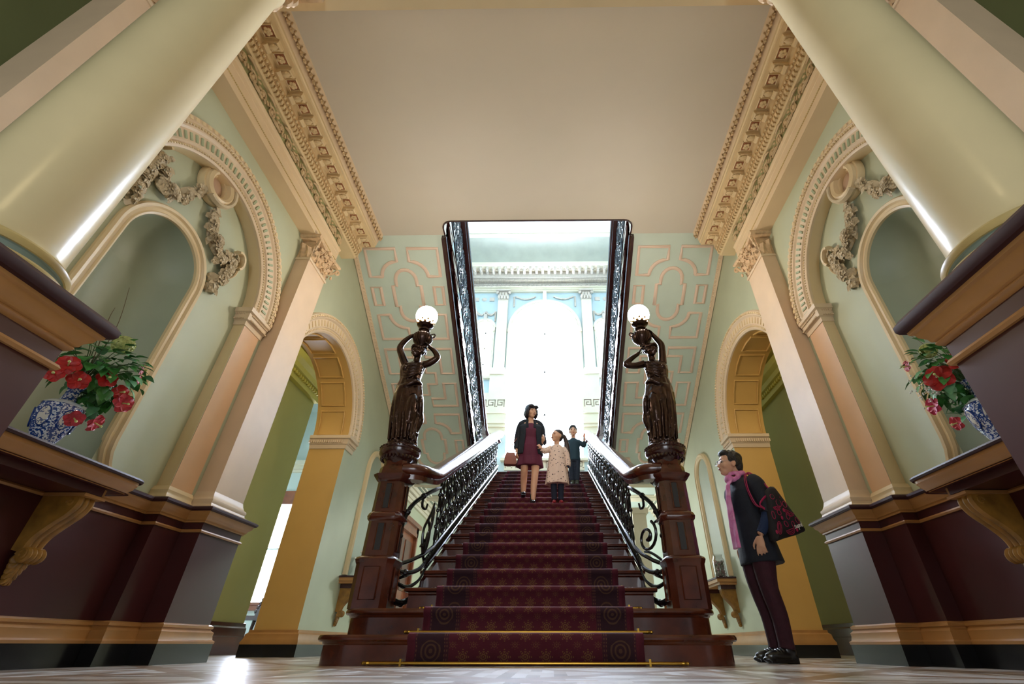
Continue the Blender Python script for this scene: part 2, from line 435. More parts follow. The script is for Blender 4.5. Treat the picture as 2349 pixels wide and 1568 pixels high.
    build('beading', bd, CREAM, ba, mir=s); build('flute_inlay', gr, mat('inlay_sage', 'a3aa86', .5), ba, mir=s)
    for sg in (-1, 1):
        yj = yc + sg * Ro; ip = MB()
        prof = [(0, 0), (0, -.16), (.01, -.16), (.016, -.12), (.03, -.11), (.04, -.05), (.06, -.04), (.064, 0)]
        P3 = [((A, yj + sg * .26, zs + .01), (-1, 0, 0)), ((A, yj, zs + .01), (-1, -sg, 0)), ((B, yj, zs + .01), (0, -sg, 0))]
        ip.sweep(prof, [(o, U, (0, 0, 1)) for o, U in P3])
        for i in range(16):
            for zz in (-.095, -.045): ip.ell((A - .042, yj + sg * (.008 + i * .016), zs + zz), .009, 6, 4)
        for i in range(5):
            for zz in (-.095, -.045): ip.ell((A + .01 + i * .02, yj - sg * .042, zs + zz), .009, 6, 4)
        build('impost', ip, PINK, ba, mir=s)
        build('respond', MB().box(A - .004, A + .02, min(yj + sg * .004, yj + sg * .24), max(yj + sg * .004, yj + sg * .24), .9, zs - .15), mat('respond_orange', 'd9b088', .45, var=.05), ba, mir=s)
        # base of the respond
        P3 = [((A, yj + sg * .24, 0), (-1, 0, 0)), ((A, yj, 0), (-1, -sg, 0)), ((B, yj, 0), (0, -sg, 0))]
        bp = [(-.01, .98), (.04, .98), (.045, 1.0), (.03, 1.02), (.028, 1.035), (.032, 1.05), (.015, 1.08), (0, 1.085), (-.01, 1.085)]
        build('base_moulding', MB().sweep(bp, [(o, U, (0, 0, 1)) for o, U in P3]), CREAM, ba, mir=s)
    # pilasters
    for ya, yb, nearf in ((3.60, 3.99, 0), (1.12, 1.50, 1)):
        pt = thing('pilaster', (s * Pz, (ya + yb) / 2, .98), f'tall salmon pilaster with leafy capital on the {sd}-hand wall, ' + ('behind the ivory column' if nearf else 'between the two arches'), 'pilaster', 'wall pilasters', 'structure')
        build('shaft', MB().box(Pz, 2.9, ya, yb, 1.05, 3.68), SALMON, pt, mir=s)
        def wrap(prof, mats, nm):
            P3 = [((2.70, ya, 0), (0, -1, 0)), ((Pz, ya, 0), (-1, -1, 0)), ((Pz, yb, 0), (-1, 1, 0)), ((2.70, yb, 0), (0, 1, 0))]
            return build(nm, MB().sweep(prof, [(o, U, (0, 0, 1)) for o, U in P3]), mats, pt, mir=s)
        wrap([(-.02, .97), (.05, .97), (.055, .985), (.05, 1.0), (.035, 1.01), (.03, 1.025), (.036, 1.04), (.034, 1.055), (.02, 1.065), (.008, 1.09), (0, 1.12), (-.02, 1.12)], PINK, 'base_moulding')
        wrap([(-.02, 3.65), (.012, 3.65), (.016, 3.665), (.012, 3.68), (-.02, 3.68)], PINK, 'astragal')
        # corinthian capital: bell, two rows of leaves, volutes, abacus
        cb = MB(); ym = (ya + yb) / 2
        cb.box(Pz - .005, 2.7, ya - .005, yb + .005, 3.66, 3.93)
        def leaf(o, nrm, tw, h, wd, out):
            o, nrm, tw = V(o), V(nrm), V(tw); R = []
            for k in range(7):
                q_ = k / 6; zz = h * min(q_ * 1.15, 1) - (.25 * h * max(0, q_ - .75) / .25 * .5); oo = out * (q_ ** 2.2) + .006
                ww = wd * (1 - .3 * q_) * (1 if k % 2 else .78) * (.25 if k == 6 else 1)
                R.append([o + nrm * (oo - .012) + V((0, 0, zz)) - tw * ww, o + nrm * oo * 1.0 + V((0, 0, zz)) - tw * ww * .45, o + nrm * (oo + .014) + V((0, 0, zz)), o + nrm * oo + V((0, 0, zz)) + tw * ww * .45, o + nrm * (oo - .012) + V((0, 0, zz)) + tw * ww])
            cb.rings(R, closed=False)
        W_ = yb - ya
        for i in range(4):
            leaf((Pz, ya + W_ * (i + .5) / 4, 3.68), (-1, 0, 0), (0, 1, 0), .13, .052, .075)
        for i in range(3):
            leaf((Pz, ya + W_ * (i + 1) / 4, 3.70), (-1, 0, 0), (0, 1, 0), .20, .05, .10)
        for sg, yy in ((-1, ya), (1, yb)):
            for i in range(2): leaf((Pz + .03 + .08 * i, yy, 3.68), (0, sg, 0), (1, 0, 0), .13 + .06 * i, .045, .07)
            # corner volute
            pts = [V((Pz - .02 + .0, yy + sg * .0, 3.80)) + V((-1, sg, 0)).normalized() * (.02 + .075 * (1 - math.exp(-i * .25))) + V((0, 0, .09 * min(1, i / 5))) for i in range(6)]
            ctr = pts[-1] + V((0, 0, -.035))
            for i in range(12):
                a = PI / 2 - i * .55; r_ = .035 * (1 - i / 14); pts.append(ctr + V((-1, sg, 0)).normalized() * (-r_ * math.cos(a)) * -1 + V((0, 0, r_ * math.sin(a))))
            cb.tube(pts, .014, 6)
        for sg in (-1, 1):
            ctr = V((Pz - .06, ym + sg * .055, 3.88)); cb.tube([ctr + V((0, sg * .04 * (1 - i / 13) * math.cos(i * .6), .04 * (1 - i / 13) * math.sin(i * .6))) for i in range(12)], .010, 6)
        cb.ell((Pz - .075, ym, 3.93), (.03, .04, .03), 8, 6)
        random.seed(3)
        for i in range(26): cb.ell((Pz - .02 - random.random() * .05, ya + random.random() * W_, 3.70 + random.random() * .2), (.014, .02, .024), 6, 4)
        cb.sweep([(-.05, 3.93), (.075, 3.93), (.09, 3.945), (.09, 3.965), (-.05, 3.965)], [((2.70, ya, 0), (0, -1, 0), (0, 0, 1)), ((Pz, ya, 0), (-1, -1, 0), (0, 0, 1)), ((Pz - .0, ym, 0), (-.55, 0, 0), (0, 0, 1)), ((Pz, yb, 0), (-1, 1, 0), (0, 0, 1)), ((2.70, yb, 0), (0, 1, 0), (0, 0, 1))])
        build('capital', cb, mat('capital_stone', 'd9ba92', .5, var=.14, nscale=25), pt, mir=s)

    # --- dado: maroon body with rail, base moulding and black plinth, breaking round the pilasters
    pl = [(2.66, 4.05), (2.455, 4.05), (2.455, 3.555), (2.605, 3.555), (2.605, 3.29), (2.705, 3.29), (2.705, 1.79), (2.605, 1.79), (2.605, 1.54), (2.455, 1.54), (2.455, 1.08), (2.62, 1.08), (2.62, -3.4)]
    dt = thing('dado', (s * 2.66, 2.5, 0), f'maroon panelled dado with gilt mouldings and black plinth along the {sd}-hand wall', 'dado', 'maroon dados', 'structure')
    build('panel', plan_sweep(pl, [(-.06, .1), (0, .1), (0, .93), (-.06, .93)]), MAROON, dt, mir=s)
    build('plinth', plan_sweep(pl, [(-.06, 0), (.045, 0), (.045, .115), (-.06, .115)]), PLINTH, dt, mir=s)
    build('base_moulding', plan_sweep(pl, [(-.04, .115), (.048, .115), (.05, .13), (.036, .14), (.030, .165), (.032, .185), (.014, .20), (.014, .205), (.022, .21), (.022, .225), (.006, .235), (-.04, .235)]), GOLDT, dt, mir=s)
    build('astragal', plan_sweep(pl, [(-.02, .805), (.010, .805), (.016, .815), (.010, .825), (-.02, .825)]), GOLDT, dt, mir=s)
    build('gilt_cornice', plan_sweep(pl, [(-.04, .875), (.012, .875), (.012, .885), (.022, .892), (.028, .91), (.045, .925), (.052, .95), (-.04, .95)]), GOLDT, dt, mir=s)
    build('rail_cap', plan_sweep(pl, [(-.06, .95), (.062, .95), (.072, .960), (.072, .972), (.060, .982), (-.06, .984)]), RAILD, dt, mir=s)

    # --- entablature over the pilasters
    et = thing('entablature', (s * 2.5, 2.8, 3.96), f'carved entablature of dentils, scroll frieze and coffered brackets under the ceiling, {sd}-hand side', 'cornice', 'carved entablatures', 'structure')
    def ext_y(prof, y0, y1): return MB().sweep(prof, [((0, y0, 0), (1, 0, 0), (0, 0, 1)), ((0, y1, 0), (1, 0, 0), (0, 0, 1))])
    build('architrave', ext_y([(2.70, 3.965), (2.480, 3.965), (2.480, 4.04), (2.474, 4.045), (2.474, 4.13), (2.470, 4.135), (2.470, 4.185), (2.458, 4.20), (2.456, 4.22), (2.70, 4.22)], 1.3, 4.02), mat('architrave_tan', 'd9bf98', .5, var=.03), et, mir=s)
    am = MB()
    for i in range(150):
        yy = 1.32 + i * .018
        am.ell((2.475, yy, 4.043), .0065, 6, 4)
    build('pearl_beading', am, BEAD, et, mir=s)
    build('frieze', ext_y([(2.75, 4.22), (2.505, 4.22), (2.505, 4.455), (2.75, 4.455)], 1.3, 4.03), FRZ, et, mir=s)
    # scroll ornament of the frieze
    sc = MB(); yy = 1.42; up = 1
    while yy < 3.9:
        cz = 4.352 + up * .012; cen = V((2.495, yy + .075, cz))
        sc.tube([cen + V((0, .068 * (1 - i / 17) * math.cos(up * (PI + i * .62)), .068 * (1 - i / 17) * math.sin(up * (PI + i * .62)))) for i in range(15)], [.014 - .0006 * i for i in range(15)], 6)
        sc.ell(cen, (.018, .026, .026), 8, 5)
        for a in range(5): sc.ell(cen + V((0, .03 * math.cos(a * 1.256), .03 * math.sin(a * 1.256))), (.010, .013, .013), 6, 4)
        sc.tube([(2.48, yy - .07, 4.352 - up * .06), (2.47, yy - .02, 4.352 - up * .075), (2.475, yy + .06, 4.352 - up * .065)], [.006, .018, .008], 6, sub=3)
        for q_ in (0, 1, 2): sc.ell((2.478, yy - .05 + .03 * q_, 4.352 + up * (.05 - .03 * q_)), (.010, .026, .014), 6, 4, rot=M4.Rotation(up * .7, 3, 'X'))
        yy += .165; up = -up
    build('scroll_ornament', sc, mat('scroll_cream', 'cdb288', .5, var=.12, nscale=25), et, mir=s)
    build('dentil_bed', ext_y([(2.75, 4.455), (2.475, 4.455), (2.465, 4.475), (2.465, 4.53), (2.75, 4.53)], 1.3, CE), CREAM, et, mir=s)
    dm = MB(); dk = MB()
    y_ = 1.33
    while y_ < CE - .02: dm.box(2.435, 2.47, y_, y_ + .026, 4.478, 4.526); y_ += .044
    build('dentil_band', dm, CREAM, et, mir=s)
    build('egg_bed', ext_y([(2.75, 4.53), (2.445, 4.53), (2.44, 4.55), (2.425, 4.585), (2.42, 4.60), (2.75, 4.60)], 1.3, CE), mat('egg_bed_tan', 'c9a777', .5, var=.1), et, mir=s)
    em = MB(); y_ = 1.34
    while y_ < CE - .02: em.ell((2.428, y_, 4.567), (.013, .016, .022), 6, 5); em.box(2.43, 2.44, y_ + .021, y_ + .027, 4.55, 4.595); y_ += .048
    build('egg_and_dart', em, CREAM, et, mir=s)
    # corona soffit: modillions between sunk rosette coffers
    build('corona', ext_y([(2.75, 4.60), (2.42, 4.60), (2.42, 4.665), (2.245, 4.665), (2.245, 4.70), (2.235, 4.71), (2.235, 4.74), (2.75, 4.74)], 1.3, CE), CREAM, et, mir=s)
    pitch = .235; mod = MB(); cof = MB(); ros = MB()
    k = 0; y_ = 1.36
    while y_ < CE - .04:
        mod.box(2.275, 2.42, y_, y_ + .080, 4.63, 4.667)
        for (u, h, r_) in ((2.40, 4.612, .028), (2.29, 4.632, .014)): mod.tube([(u, y_ + .004, h), (u, y_ + .081, h)], r_, 8)
        mod.ell((2.34, y_ + .042, 4.622), (.05, .028, .018), 8, 5)
        for q_ in range(4): mod.ell((2.30 + .03 * q_, y_ + .042 + .022 * (-1) ** q_, 4.616), (.012, .010, .012), 6, 4)
        yc_ = y_ + .085 + (pitch - .085) / 2
        if yc_ < CE - .06:
            cof.box(2.300, 2.380, yc_ - .042, yc_ + .042, 4.658, 4.667)
            fr = [(2.290, yc_ - .052), (2.390, yc_ - .052), (2.390, yc_ + .052), (2.290, yc_ + .052)]
            mod.tube([(a, b, 4.662) for a, b in fr], .009, 6, closed=True)
            for a in range(5): ros.ell((2.34 + .022 * math.cos(a * 1.2566), yc_ + .022 * math.sin(a * 1.2566), 4.650), (.019, .019, .009), 7, 4)
            ros.ell((2.34, yc_, 4.642), .011, 6, 4)
        y_ += pitch; k += 1
    build('modillion', mod, CREAM, et, mir=s); build('coffer', cof, ROSE, et, mir=s); build('rosette', ros, CREAM, et, mir=s)
    build('cyma', ext_y([(2.75, 4.74), (2.235, 4.74), (2.225, 4.76), (2.222, 4.80), (2.19, 4.86), (2.18, 4.90), (2.75, 4.90)], 1.3, CE), GOLDT if 0 else PINK, et, mir=s)
    lm = MB(); y_ = 1.34
    while y_ < CE - .02:
        lm.obox((2.203, y_, 4.822), V((.016, 0, .050)) * .8, V((0, .024, 0)), V((.006, 0, -.004)))
        lm.ell((2.195, y_, 4.800), (.016, .020, .030), 6, 5); lm.ell((2.19, y_ + .033, 4.845), (.011, .008, .028), 6, 4); y_ += .066
    build('leaf_moulding', lm, LEAFT, et, mir=s)

    # --- sloping panelled soffit of the upper flight
    def sp(u, v, d=0):                                    # u across (|x|), v = y - CE ; d below the surface
        return V((u, CE + v - d * SL * .9, CZ - SL * v - d * .9))
    so = thing('stair_soffit', (s * 1.97, 6.5, 3.8), f'sloping pale green soffit with pink panel mouldings under the {sd}-hand upper flight', 'soffit', 'panelled soffits', 'structure')
    VL = 4.30
    b_ = MB(); b_.rings([[sp(1.30, 0), sp(WX + .01, 0), sp(WX + .01, 0, -.12), sp(1.30, 0, -.12)], [sp(1.30, VL), sp(WX + .01, VL), sp(WX + .01, VL, -.12), sp(1.30, VL, -.12)]])
    build('slab', b_, SOFF, so, mir=s)
    pm = MB()
    def line(pts, r=.022, closed=True): pm.tube([sp(1.965 + a, b, .002) for a, b in pts], r, 6, closed=closed, flat=1.3, up=(0, -SL, -1))
    def arc(cx, cy, r, a0, a1, n=8): return [(cx + r * math.cos(math.radians(a0 + (a1 - a0) * i / n)), cy + r * 1.0 * math.sin(math.radians(a0 + (a1 - a0) * i / n))) for i in range(n + 1)]
    def motif1(v0):
        c_ = v0 + .66
        for sg in (-1, 1):
            for up_ in (-1, 1):
                e = c_ + up_ * .66; i_ = c_ + up_ * .28
                # panel with a concave corner
                pts = [(sg * .09, e), (sg * .52, e), (sg * .52, i_)] + [(sg * (.34), i_)] + [(sg * (.09 + .25 * math.cos(PI / 2 * (1 - k_ / 6))) , i_ + up_ * (.21 * math.sin(PI / 2 * (1 - k_ / 6)) - .0)) for k_ in range(6, -1, -1)][::1]
                line(pts)
            line([(sg * .40, c_ - .13), (sg * .53, c_ - .13), (sg * .53, c_ + .13), (sg * .40, c_ + .13)])
        h = .155
        pts = arc(0, c_ - .22, h, 180, 360, 10) + [(h, c_ - .15), (.21, c_ - .15), (.21, c_ + .15), (h, c_ + .15)] + arc(0, c_ + .22, h, 0, 180, 10) + [(-h, c_ + .15), (-.21, c_ + .15), (-.21, c_ - .15), (-h, c_ - .15)]
        line(pts)
    def motif2(v0):
        c_ = v0 + .51
        for sg in (-1, 1):
            for up_ in (-1, 1):
                e = c_ + up_ * .51
                line([(sg * .10, e), (sg * .53, e), (sg * .53, c_ + up_ * .09), (sg * .33, c_ + up_ * .09), (sg * .33, e - up_ * .14), (sg * .10, e - up_ * .14)])
        p = [(.07, -.3), (.07, -.10), (.22, -.10), (.22, .10), (.07, .10), (.07, .3), (-.07, .3), (-.07, .10), (-.22, .10), (-.22, -.10), (-.07, -.10), (-.07, -.3)]
        line([(a, c_ + b) for a, b in p])
    motif1(.17); motif2(1.66); motif1(2.85)
    build('panel_moulding', pm, SOFFP, so, mir=s, smooth=50)
    eg = MB(); eg.rings([[sp(WX - .01, v, d) for d in (0, .04)] + [sp(WX - .05, v, .03), sp(WX - .06, v, 0)] for v in (0, VL)])
    v = .02
    while v < VL - .02:
        eg.ell(sp(WX - .045, v, .022), (.022, .022, .016), 6, 4); v += .052
    build('edge_moulding', eg, PINK, so, mir=s)

# --- front beam and the near (vestibule) part of the shell
bm_ = MB().box(-2.9, 2.9, .72, 1.36, 3.96, 5.2)
struct('ceiling_beam', bm_, CREAM)
fc = MB().sweep([(1.36, 4.45), (1.40, 4.455), (1.40, 4.55), (1.47, 4.60), (1.47, 4.665), (1.60, 4.667), (1.605, 4.74), (1.615, 4.80), (1.645, 4.86), (1.65, 4.90), (1.36, 4.90)], [((-2.2, 0, 0), (0, 1, 0), (0, 0, 1)), ((2.2, 0, 0), (0, 1, 0), (0, 0, 1))])
for i in range(66): fc.ell((-2.17 + i * .066, 1.635, 4.81), (.02, .016, .03), 6, 5)
struct('trim_2', fc, PINK)
DKG = mat('vestibule_green', '5f6842', .6, var=.05)
w = MB()
for s in (-1, 1): w.box(s * 2.72, s * 2.9, -3.6, 1.4, 0, 5.0)
struct('wall_vestibule', w, DKG)
w = MB(); w.box(-2.9, -1.3, -3.75, -3.6, 0, 4.2); w.box(1.3, 2.9, -3.75, -3.6, 0, 4.2); w.box(-1.3, 1.3, -3.75, -3.6, 3.0, 4.2)
struct('wall_front', w, DKG)
struct('ceiling_vestibule', MB().box(-2.9, 2.9, -3.7, .74, 4.1, 4.3), DKG)
# ================================================================ the landing, its great window and the upper hall
LT = .30                                          # landing thickness
YW = 11.3                                         # window wall
struct('floor_landing', MB().box(-2.66, 2.66, LY + .05, YW - .01, LZ - LT, LZ - .032).box(-2.66, -.98, 8.76, LY + .05, LZ - LT, LZ - .03).box(.98, 2.66, 8.76, LY + .05, LZ - LT, LZ - .03), CEIL)
uw = MB()
for s in (-1, 1): uw.box(s * 2.95, s * 3.1, 3.6, YW + .1, 5.15, 11.1)
struct('wall_upper', uw, BLUEW)
# window wall as strips round one tall middle and two smaller side lights
CW, CS, CB = 1.02, 8.18, 4.05                       # middle: half width, springing, sill
SW0, SW1, SS, SB = 1.60, 2.10, 8.22, 6.50           # side lights
ww = MB()
def arch_face(mb, y, x0, x1, xc, R, zs, z1, n=24):
    P = lambda x, z: (x, y, z)
    for i in range(n):
        a, b = PI - PI * i / n, PI - PI * (i + 1) / n
        xa, xb = xc + R * math.cos(a), xc + R * math.cos(b)
        mb.add([P(xa, zs + R * math.sin(a)), P(xb, zs + R * math.sin(b)), P(xb, z1), P(xa, z1)], [(0, 1, 2, 3)])
def q4(mb, y, x0, x1, z0, z1): mb.add([(x0, y, z0), (x1, y, z0), (x1, y, z1), (x0, y, z1)], [(0, 1, 2, 3)])
q4(ww, YW, -3.1, 3.1, 0, CB); q4(ww, YW, -CW, -CW + .0001, CB, CS)
arch_face(ww, YW, 0, 0, 0, CW, CS, 9.62)
for s in (-1, 1):
    xs = sorted((s * SW0, s * SW1)); xc = (xs[0] + xs[1]) / 2; R = (SW1 - SW0) / 2
    q4(ww, YW, *sorted((s * CW, s * SW0)), CB, 9.62); q4(ww, YW, *sorted((s * SW1, s * 3.1)), CB, 9.62)
    q4(ww, YW, *xs, CB, SB); arch_face(ww, YW, 0, 0, xc, R, SS, 9.62)
q4(ww, YW, -3.1, 3.1, 9.62, 11.2)
# reveals
def rev(mb, xc, R, zs, zb):
    pts = [(xc + R, zb)] + [(xc + R * math.cos(PI * i / 20), zs + R * math.sin(PI * i / 20)) for i in range(21)] + [(xc - R, zb)]
    mb.rings([[(x, YW, z), (x, YW + .3, z)] for x, z in pts] + [[(pts[0][0], YW, pts[0][1]), (pts[0][0], YW + .3, pts[0][1])]], closed=False)
rv = MB(); rev(rv, 0, CW, CS, CB)
for s in (-1, 1): rev(rv, s * 1.85, .25, SS, SB)
struct('wall_window', ww, BLUEW); struct('trim_3', rv, UCREAM)
GLASS = emit('bright_obscured_glass', 'dbe8ff', 20.0)
FRAMEW = mat('window_frame_white', 'e8e8e4', .4)
def window(nm, xc, R, zs, zb, label):
    g = MB(); y = YW + .28
    pts = [(xc + R, zb)] + [(xc + R * math.cos(PI * i / 20), zs + R * math.sin(PI * i / 20)) for i in range(21)] + [(xc - R, zb)]
    g.add([(x, y, z) for x, z in pts], [tuple(range(len(pts)))])
    r = tag(bpy.data.objects.new(nm, None), kind='structure', label=label, cat='window'); COL.objects.link(r); r.location = (xc, y, zb)
    f = MB(); f.tube([(x, y - .02, z) for x, z in pts], .035, 6, closed=True)
    f.box(xc - .02, xc + .02, y - .04, y - .01, zb, zs + R)
    for k in range(1, 4):
        zz = zb + (zs - zb) * k / 3; f.box(xc - R, xc + R, y - .04, y - .01, zz - .02, zz + .02)
    fo = build('window_frame', f, FRAMEW, r); build('pane', g, GLASS, r)
window('window_1', 0, CW, CS, CB, 'tall round-headed landing window blazing with daylight')
window('window_2', -1.85, .25, SS, SB, 'narrow arched side light left of the great window')
window('window_3', 1.85, .25, SS, SB, 'narrow arched side light right of the great window')
# order of pilasters and mouldings on the window wall
def apron(z0, z1, x0, x1, d, m_, mb): mb.box(x0, x1, YW - d, YW + .01, z0, z1, m_)
for s in (-1, 1):
    o = thing('window_pilaster', (s * 1.33, YW, 3.2), f'cream pilaster with leafy capital beside the {SIDE[s]} edge of the great window', 'pilaster', 'pilasters of the window wall', 'structure')
    m_ = MB()
    m_.box(1.17, 1.49, YW - .10, YW, 6.75, 9.28)
    m_.box(1.14, 1.52, YW - .13, YW, 6.68, 6.75); m_.box(1.10, 1.56, YW - .16, YW, 6.52, 6.68)
    m_.box(1.12, 1.56, YW - .12, YW, 5.93, 6.52); m_.box(1.10, 1.66, YW - .14, YW, 5.78, 5.93)
    build('shaft', m_, UCREAM, o, mir=s)
    b_ = MB()
    b_.box(1.04, 2.3, YW - .15, YW, 5.42, 5.78)
    for i, (z0, z1, d) in enumerate([(5.30, 5.42, .17), (5.18, 5.30, .13), (5.10, 5.18, .19), (4.98, 5.10, .24), (4.9, 4.98, .20), (4.74, 4.9, .14)]): b_.box(1.03, 2.4, YW - d, YW, z0, z1)
    build('greek_key_block', b_, UCREAM, o, mir=s)
    k = MB()
    def key(x, z, h, y, m_):                          # one turn of a greek key
        t_ = h * .11
        for a, b, c_, d_ in [(0, .9, .89, 1), (0, .11, 0, 1), (.79, .9, .2, 1), (.25, .9, .2, .31), (.25, .36, .2, .68), (.25, .62, .58, .68)]:
            m_.box(x + a * h, x + b * h, y - .006, y, z + c_ * h, z + d_ * h)
        m_.box(x + .9 * h, x + 1.1 * h, y - .006, y, z, z + .10 * h)
    for i in range(5): key(1.09 + i * .25, 5.49, .22, YW - .15, k)
    build('greek_key', k, mat('key_brown', '8a7a66', .5), o, mir=s)
    cp = MB(); cp.box(1.17, 1.49, YW - .11, YW, 9.28, 9.60)
    for i in range(4):
        xx = 1.19 + i * .093; cp.ell((xx, YW - .13, 9.38), (.045, .05, .09), 8, 6)
    for i in range(3): cp.ell((1.24 + i * .093, YW - .14, 9.47), (.045, .06, .09), 8, 6)
    for xx in (1.14, 1.52): cp.ell((xx, YW - .14, 9.55), (.06, .06, .05), 8, 6)
    cp.box(1.10, 1.56, YW - .2, YW, 9.60, 9.66)
    build('capital', cp, ULILAC, o, mir=s)
    im = MB()
    for x0, x1, z in ((1.02, 1.14, 8.06), (1.52, 1.61, 8.10), (2.09, 2.2, 8.10)): im.box(x0, x1, YW - .09, YW, z, z + .12); im.box(x0 + .01, x1 - .01, YW - .05, YW, 6.5 if x0 > 1.5 else 5.8, z)
    build('impost', im, UCREAM, o, mir=s)
    sill = MB(); sill.box(1.56, 2.3, YW - .10, YW, 6.42, 6.50); build('sill', sill, UCREAM, o, mir=s)
    # garlands over the side lights
    gm = MB(); random.seed(11)
    for i in range(60):
        t_ = i / 59; x_ = 1.55 + .6 * t_; z_ = 8.85 - .12 * abs(math.sin(2 * PI * t_)) ; gm.ell((x_, YW - .03, z_ + random.uniform(-.02, .02)), (.03, .03, .03), 6, 4)
    for xx in (1.55, 2.15):
        for i in range(12): gm.ell((xx, YW - .03, 8.82 - i * .03), (.035 - i * .0015, .03, .02), 6, 4)
    gm.box(1.80, 1.90, YW - .10, YW, 8.48, 8.72)
    for i in range(50):
        t_ = i / 49; gm.ell((.30 + .62 * t_, YW - .03, 9.46 - .10 * math.sin(PI * t_) + random.uniform(-.015, .015)), .026, 6, 4)
    for i in range(12): gm.ell((.98, YW - .03, 9.45 - i * .035), (.035, .03, .022), 6, 4)
    gm.box(1.62, 1.78, YW - .03, YW, 9.30, 9.44); gm.lathe([(.06, 0), (.08, .015), (.05, .03), (.02, .03)], (1.95, YW, 9.37), 16, ax=M4.Rotation(PI / 2, 3, 'X')); gm.box(2.12, 2.28, YW - .03, YW, 9.30, 9.44)
    build('garland', gm, ULILAC, o, mir=s)
# arch mouldings of the window wall
am = MB()
def amold(xc, R, zs, wd):
    fr = [((xc + R * math.cos(PI * i / 32), YW, zs + R * math.sin(PI * i / 32)), (math.cos(PI * i / 32), 0, math.sin(PI * i / 32)), (0, -1, 0)) for i in range(33)]
    am.sweep([(0, 0), (0, .05), (wd * .4, .05), (wd * .5, .075), (wd, .075), (wd, 0)], fr)
amold(0, CW, CS, .11)
for s in (-1, 1): amold(s * 1.85, .25, SS, .10)
am.box(-.06, .06, YW - .16, YW, 9.22, 9.60)
struct('trim_4', am, UCREAM)
# cornice of the window wall
cm = MB(); ft = MB()
for (z0, z1, d) in [(9.64, 9.70, .08), (9.70, 9.76, .11), (9.76, 9.80, .16)]: cm.box(-2.95, 2.95, YW - d, YW, z0, z1)
cm.box(-2.95, 2.95, YW - .22, YW, 10.0, 10.05); cm.box(-2.95, 2.95, YW - .62, YW, 10.30, 10.44)
ft.box(-2.95, 2.95, YW - .09, YW, 9.80, 9.98); ft.box(-2.95, 2.95, YW - .30, YW, 10.05, 10.30)
for i in range(118): ft.box(-2.92 + i * .05, -2.892 + i * .05, YW - .26, YW - .1, 9.975, 10.03)
for i in range(30):
    xx = -2.9 + i * .2; ft.box(xx, xx + .08, YW - .56, YW - .28, 10.18, 10.30); ft.ell((xx + .04, YW - .5, 10.18), (.04, .05, .05), 8, 5); ft.ell((xx + .14, YW - .42, 10.28), (.035, .035, .02), 8, 4)
for i in range(40):
    xx = -2.9 + i * .147; ft.tube([(xx + .06 * math.cos(a * .7) * (1 - a / 12), YW - .10, 9.89 + .055 * math.sin(a * .7) * (1 - a / 12)) for a in range(10)], .012, 5)
struct('trim_5', cm, UCREAM); struct('trim_6', ft, ULILAC)
cv = MB().rings([[(-2.95, YW - .62 - .5 * (1 - math.cos(a)), 10.44 + .62 * math.sin(a)), (2.95, YW - .62 - .5 * (1 - math.cos(a)), 10.44 + .62 * math.sin(a))] for a in [PI / 2 * i / 8 for i in range(9)]], closed=False)
struct('trim_7', cv, mat('cove_grey_green', 'a3a698', .6))
struct('ceiling_upper', MB().box(-3.1, 3.1, 3.6, YW + .1, 11.06, 11.2), UCEIL)
struct('trim_8', MB().box(-2.75, 2.75, 10.02, 10.16, 11.02, 11.07), UCREAM)
for s in (-1, 1):
    sp_ = MB().lathe([(.012, 0), (.03, -.02), (.045, -.05), (.03, -.07), (0, -.075)], (s * 2.0, 9.35, 11.06), 12)
    tag(build('ceiling_sprinkler', sp_, FRAMEW, loc=(s * 2.0, 9.35, 11.06)), f'small white fitting on the pale upper ceiling near its {SIDE[s]} edge', 'ceiling fitting', 'fittings on the upper ceiling')
struct('wall_upper_front', MB().box(-3.1, 3.1, 3.4, 3.6, 5.27, 11.1), UCEIL)
struct('floor_upper', MB().box(-3.1, 3.1, 1.3, 4.0, CZ + .372, CZ + .40), MAHOD)
# greek key frieze below the great window, just above the top step
gk = MB(); gb = MB().box(-1.02, 1.02, YW - .06, YW, 3.78, 4.04)
for i in range(8): key(-1.0 + i * .26, 3.83, .17, YW - .06, gk)
struct('trim_9', gb, UCREAM); struct('trim_10', gk, MATS['key_brown'])
struct('trim_11', MB().box(-1.12, 1.12, YW - .16, YW + .28, 4.0, 4.06), UCREAM)

# ================================================================ under the landing
struct('ceiling_lower', MB().box(-2.64, 2.64, 8.72, YW - .3, 2.72, 2.80), PALE)
for k_, (x0, x1) in enumerate([(-2.5, -1.5), (-1.4, -.2), (.2, 1.4), (1.5, 2.5)]):
    cm = MB()
    for j_ in range(2):
        y0 = 8.85 + j_ * 1.05
        for g, h in ((0, .05), (.09, .03), (.16, .02)): cm.tube([(x0 + g, y0 + g, 2.715 - h * .3), (x1 - g, y0 + g, 2.715 - h * .3), (x1 - g, y0 + .95 - g, 2.715 - h * .3), (x0 + g, y0 + .95 - g, 2.715 - h * .3)], .03 if g == 0 else .016, 4, closed=True)
    struct('trim_%d' % (12 + k_), cm, UCREAM)
struct('wall_back_lower', MB().box(-2.66, 2.66, YW - .3, YW, 0, 2.72), PALE)
lc = MB()
for s in (-1, 1):
    for z0, d in ((2.40, .05), (2.46, .08), (2.54, .12), (2.60, .16)): lc.box(s * 2.66, s * (2.66 - d), 8.74, YW - .3, z0 + .05, z0 + .12)
struct('trim_16', lc, UCREAM)
dr = MB(); fr_ = MB()
DOORW = mat('door_wood', '8a4a22', .3, var=.2, nscale=7, coat=.4, col2='6b3315')
DOORD = mat('door_panel_wood', '5e2d14', .3, var=.2, nscale=7, coat=.3)
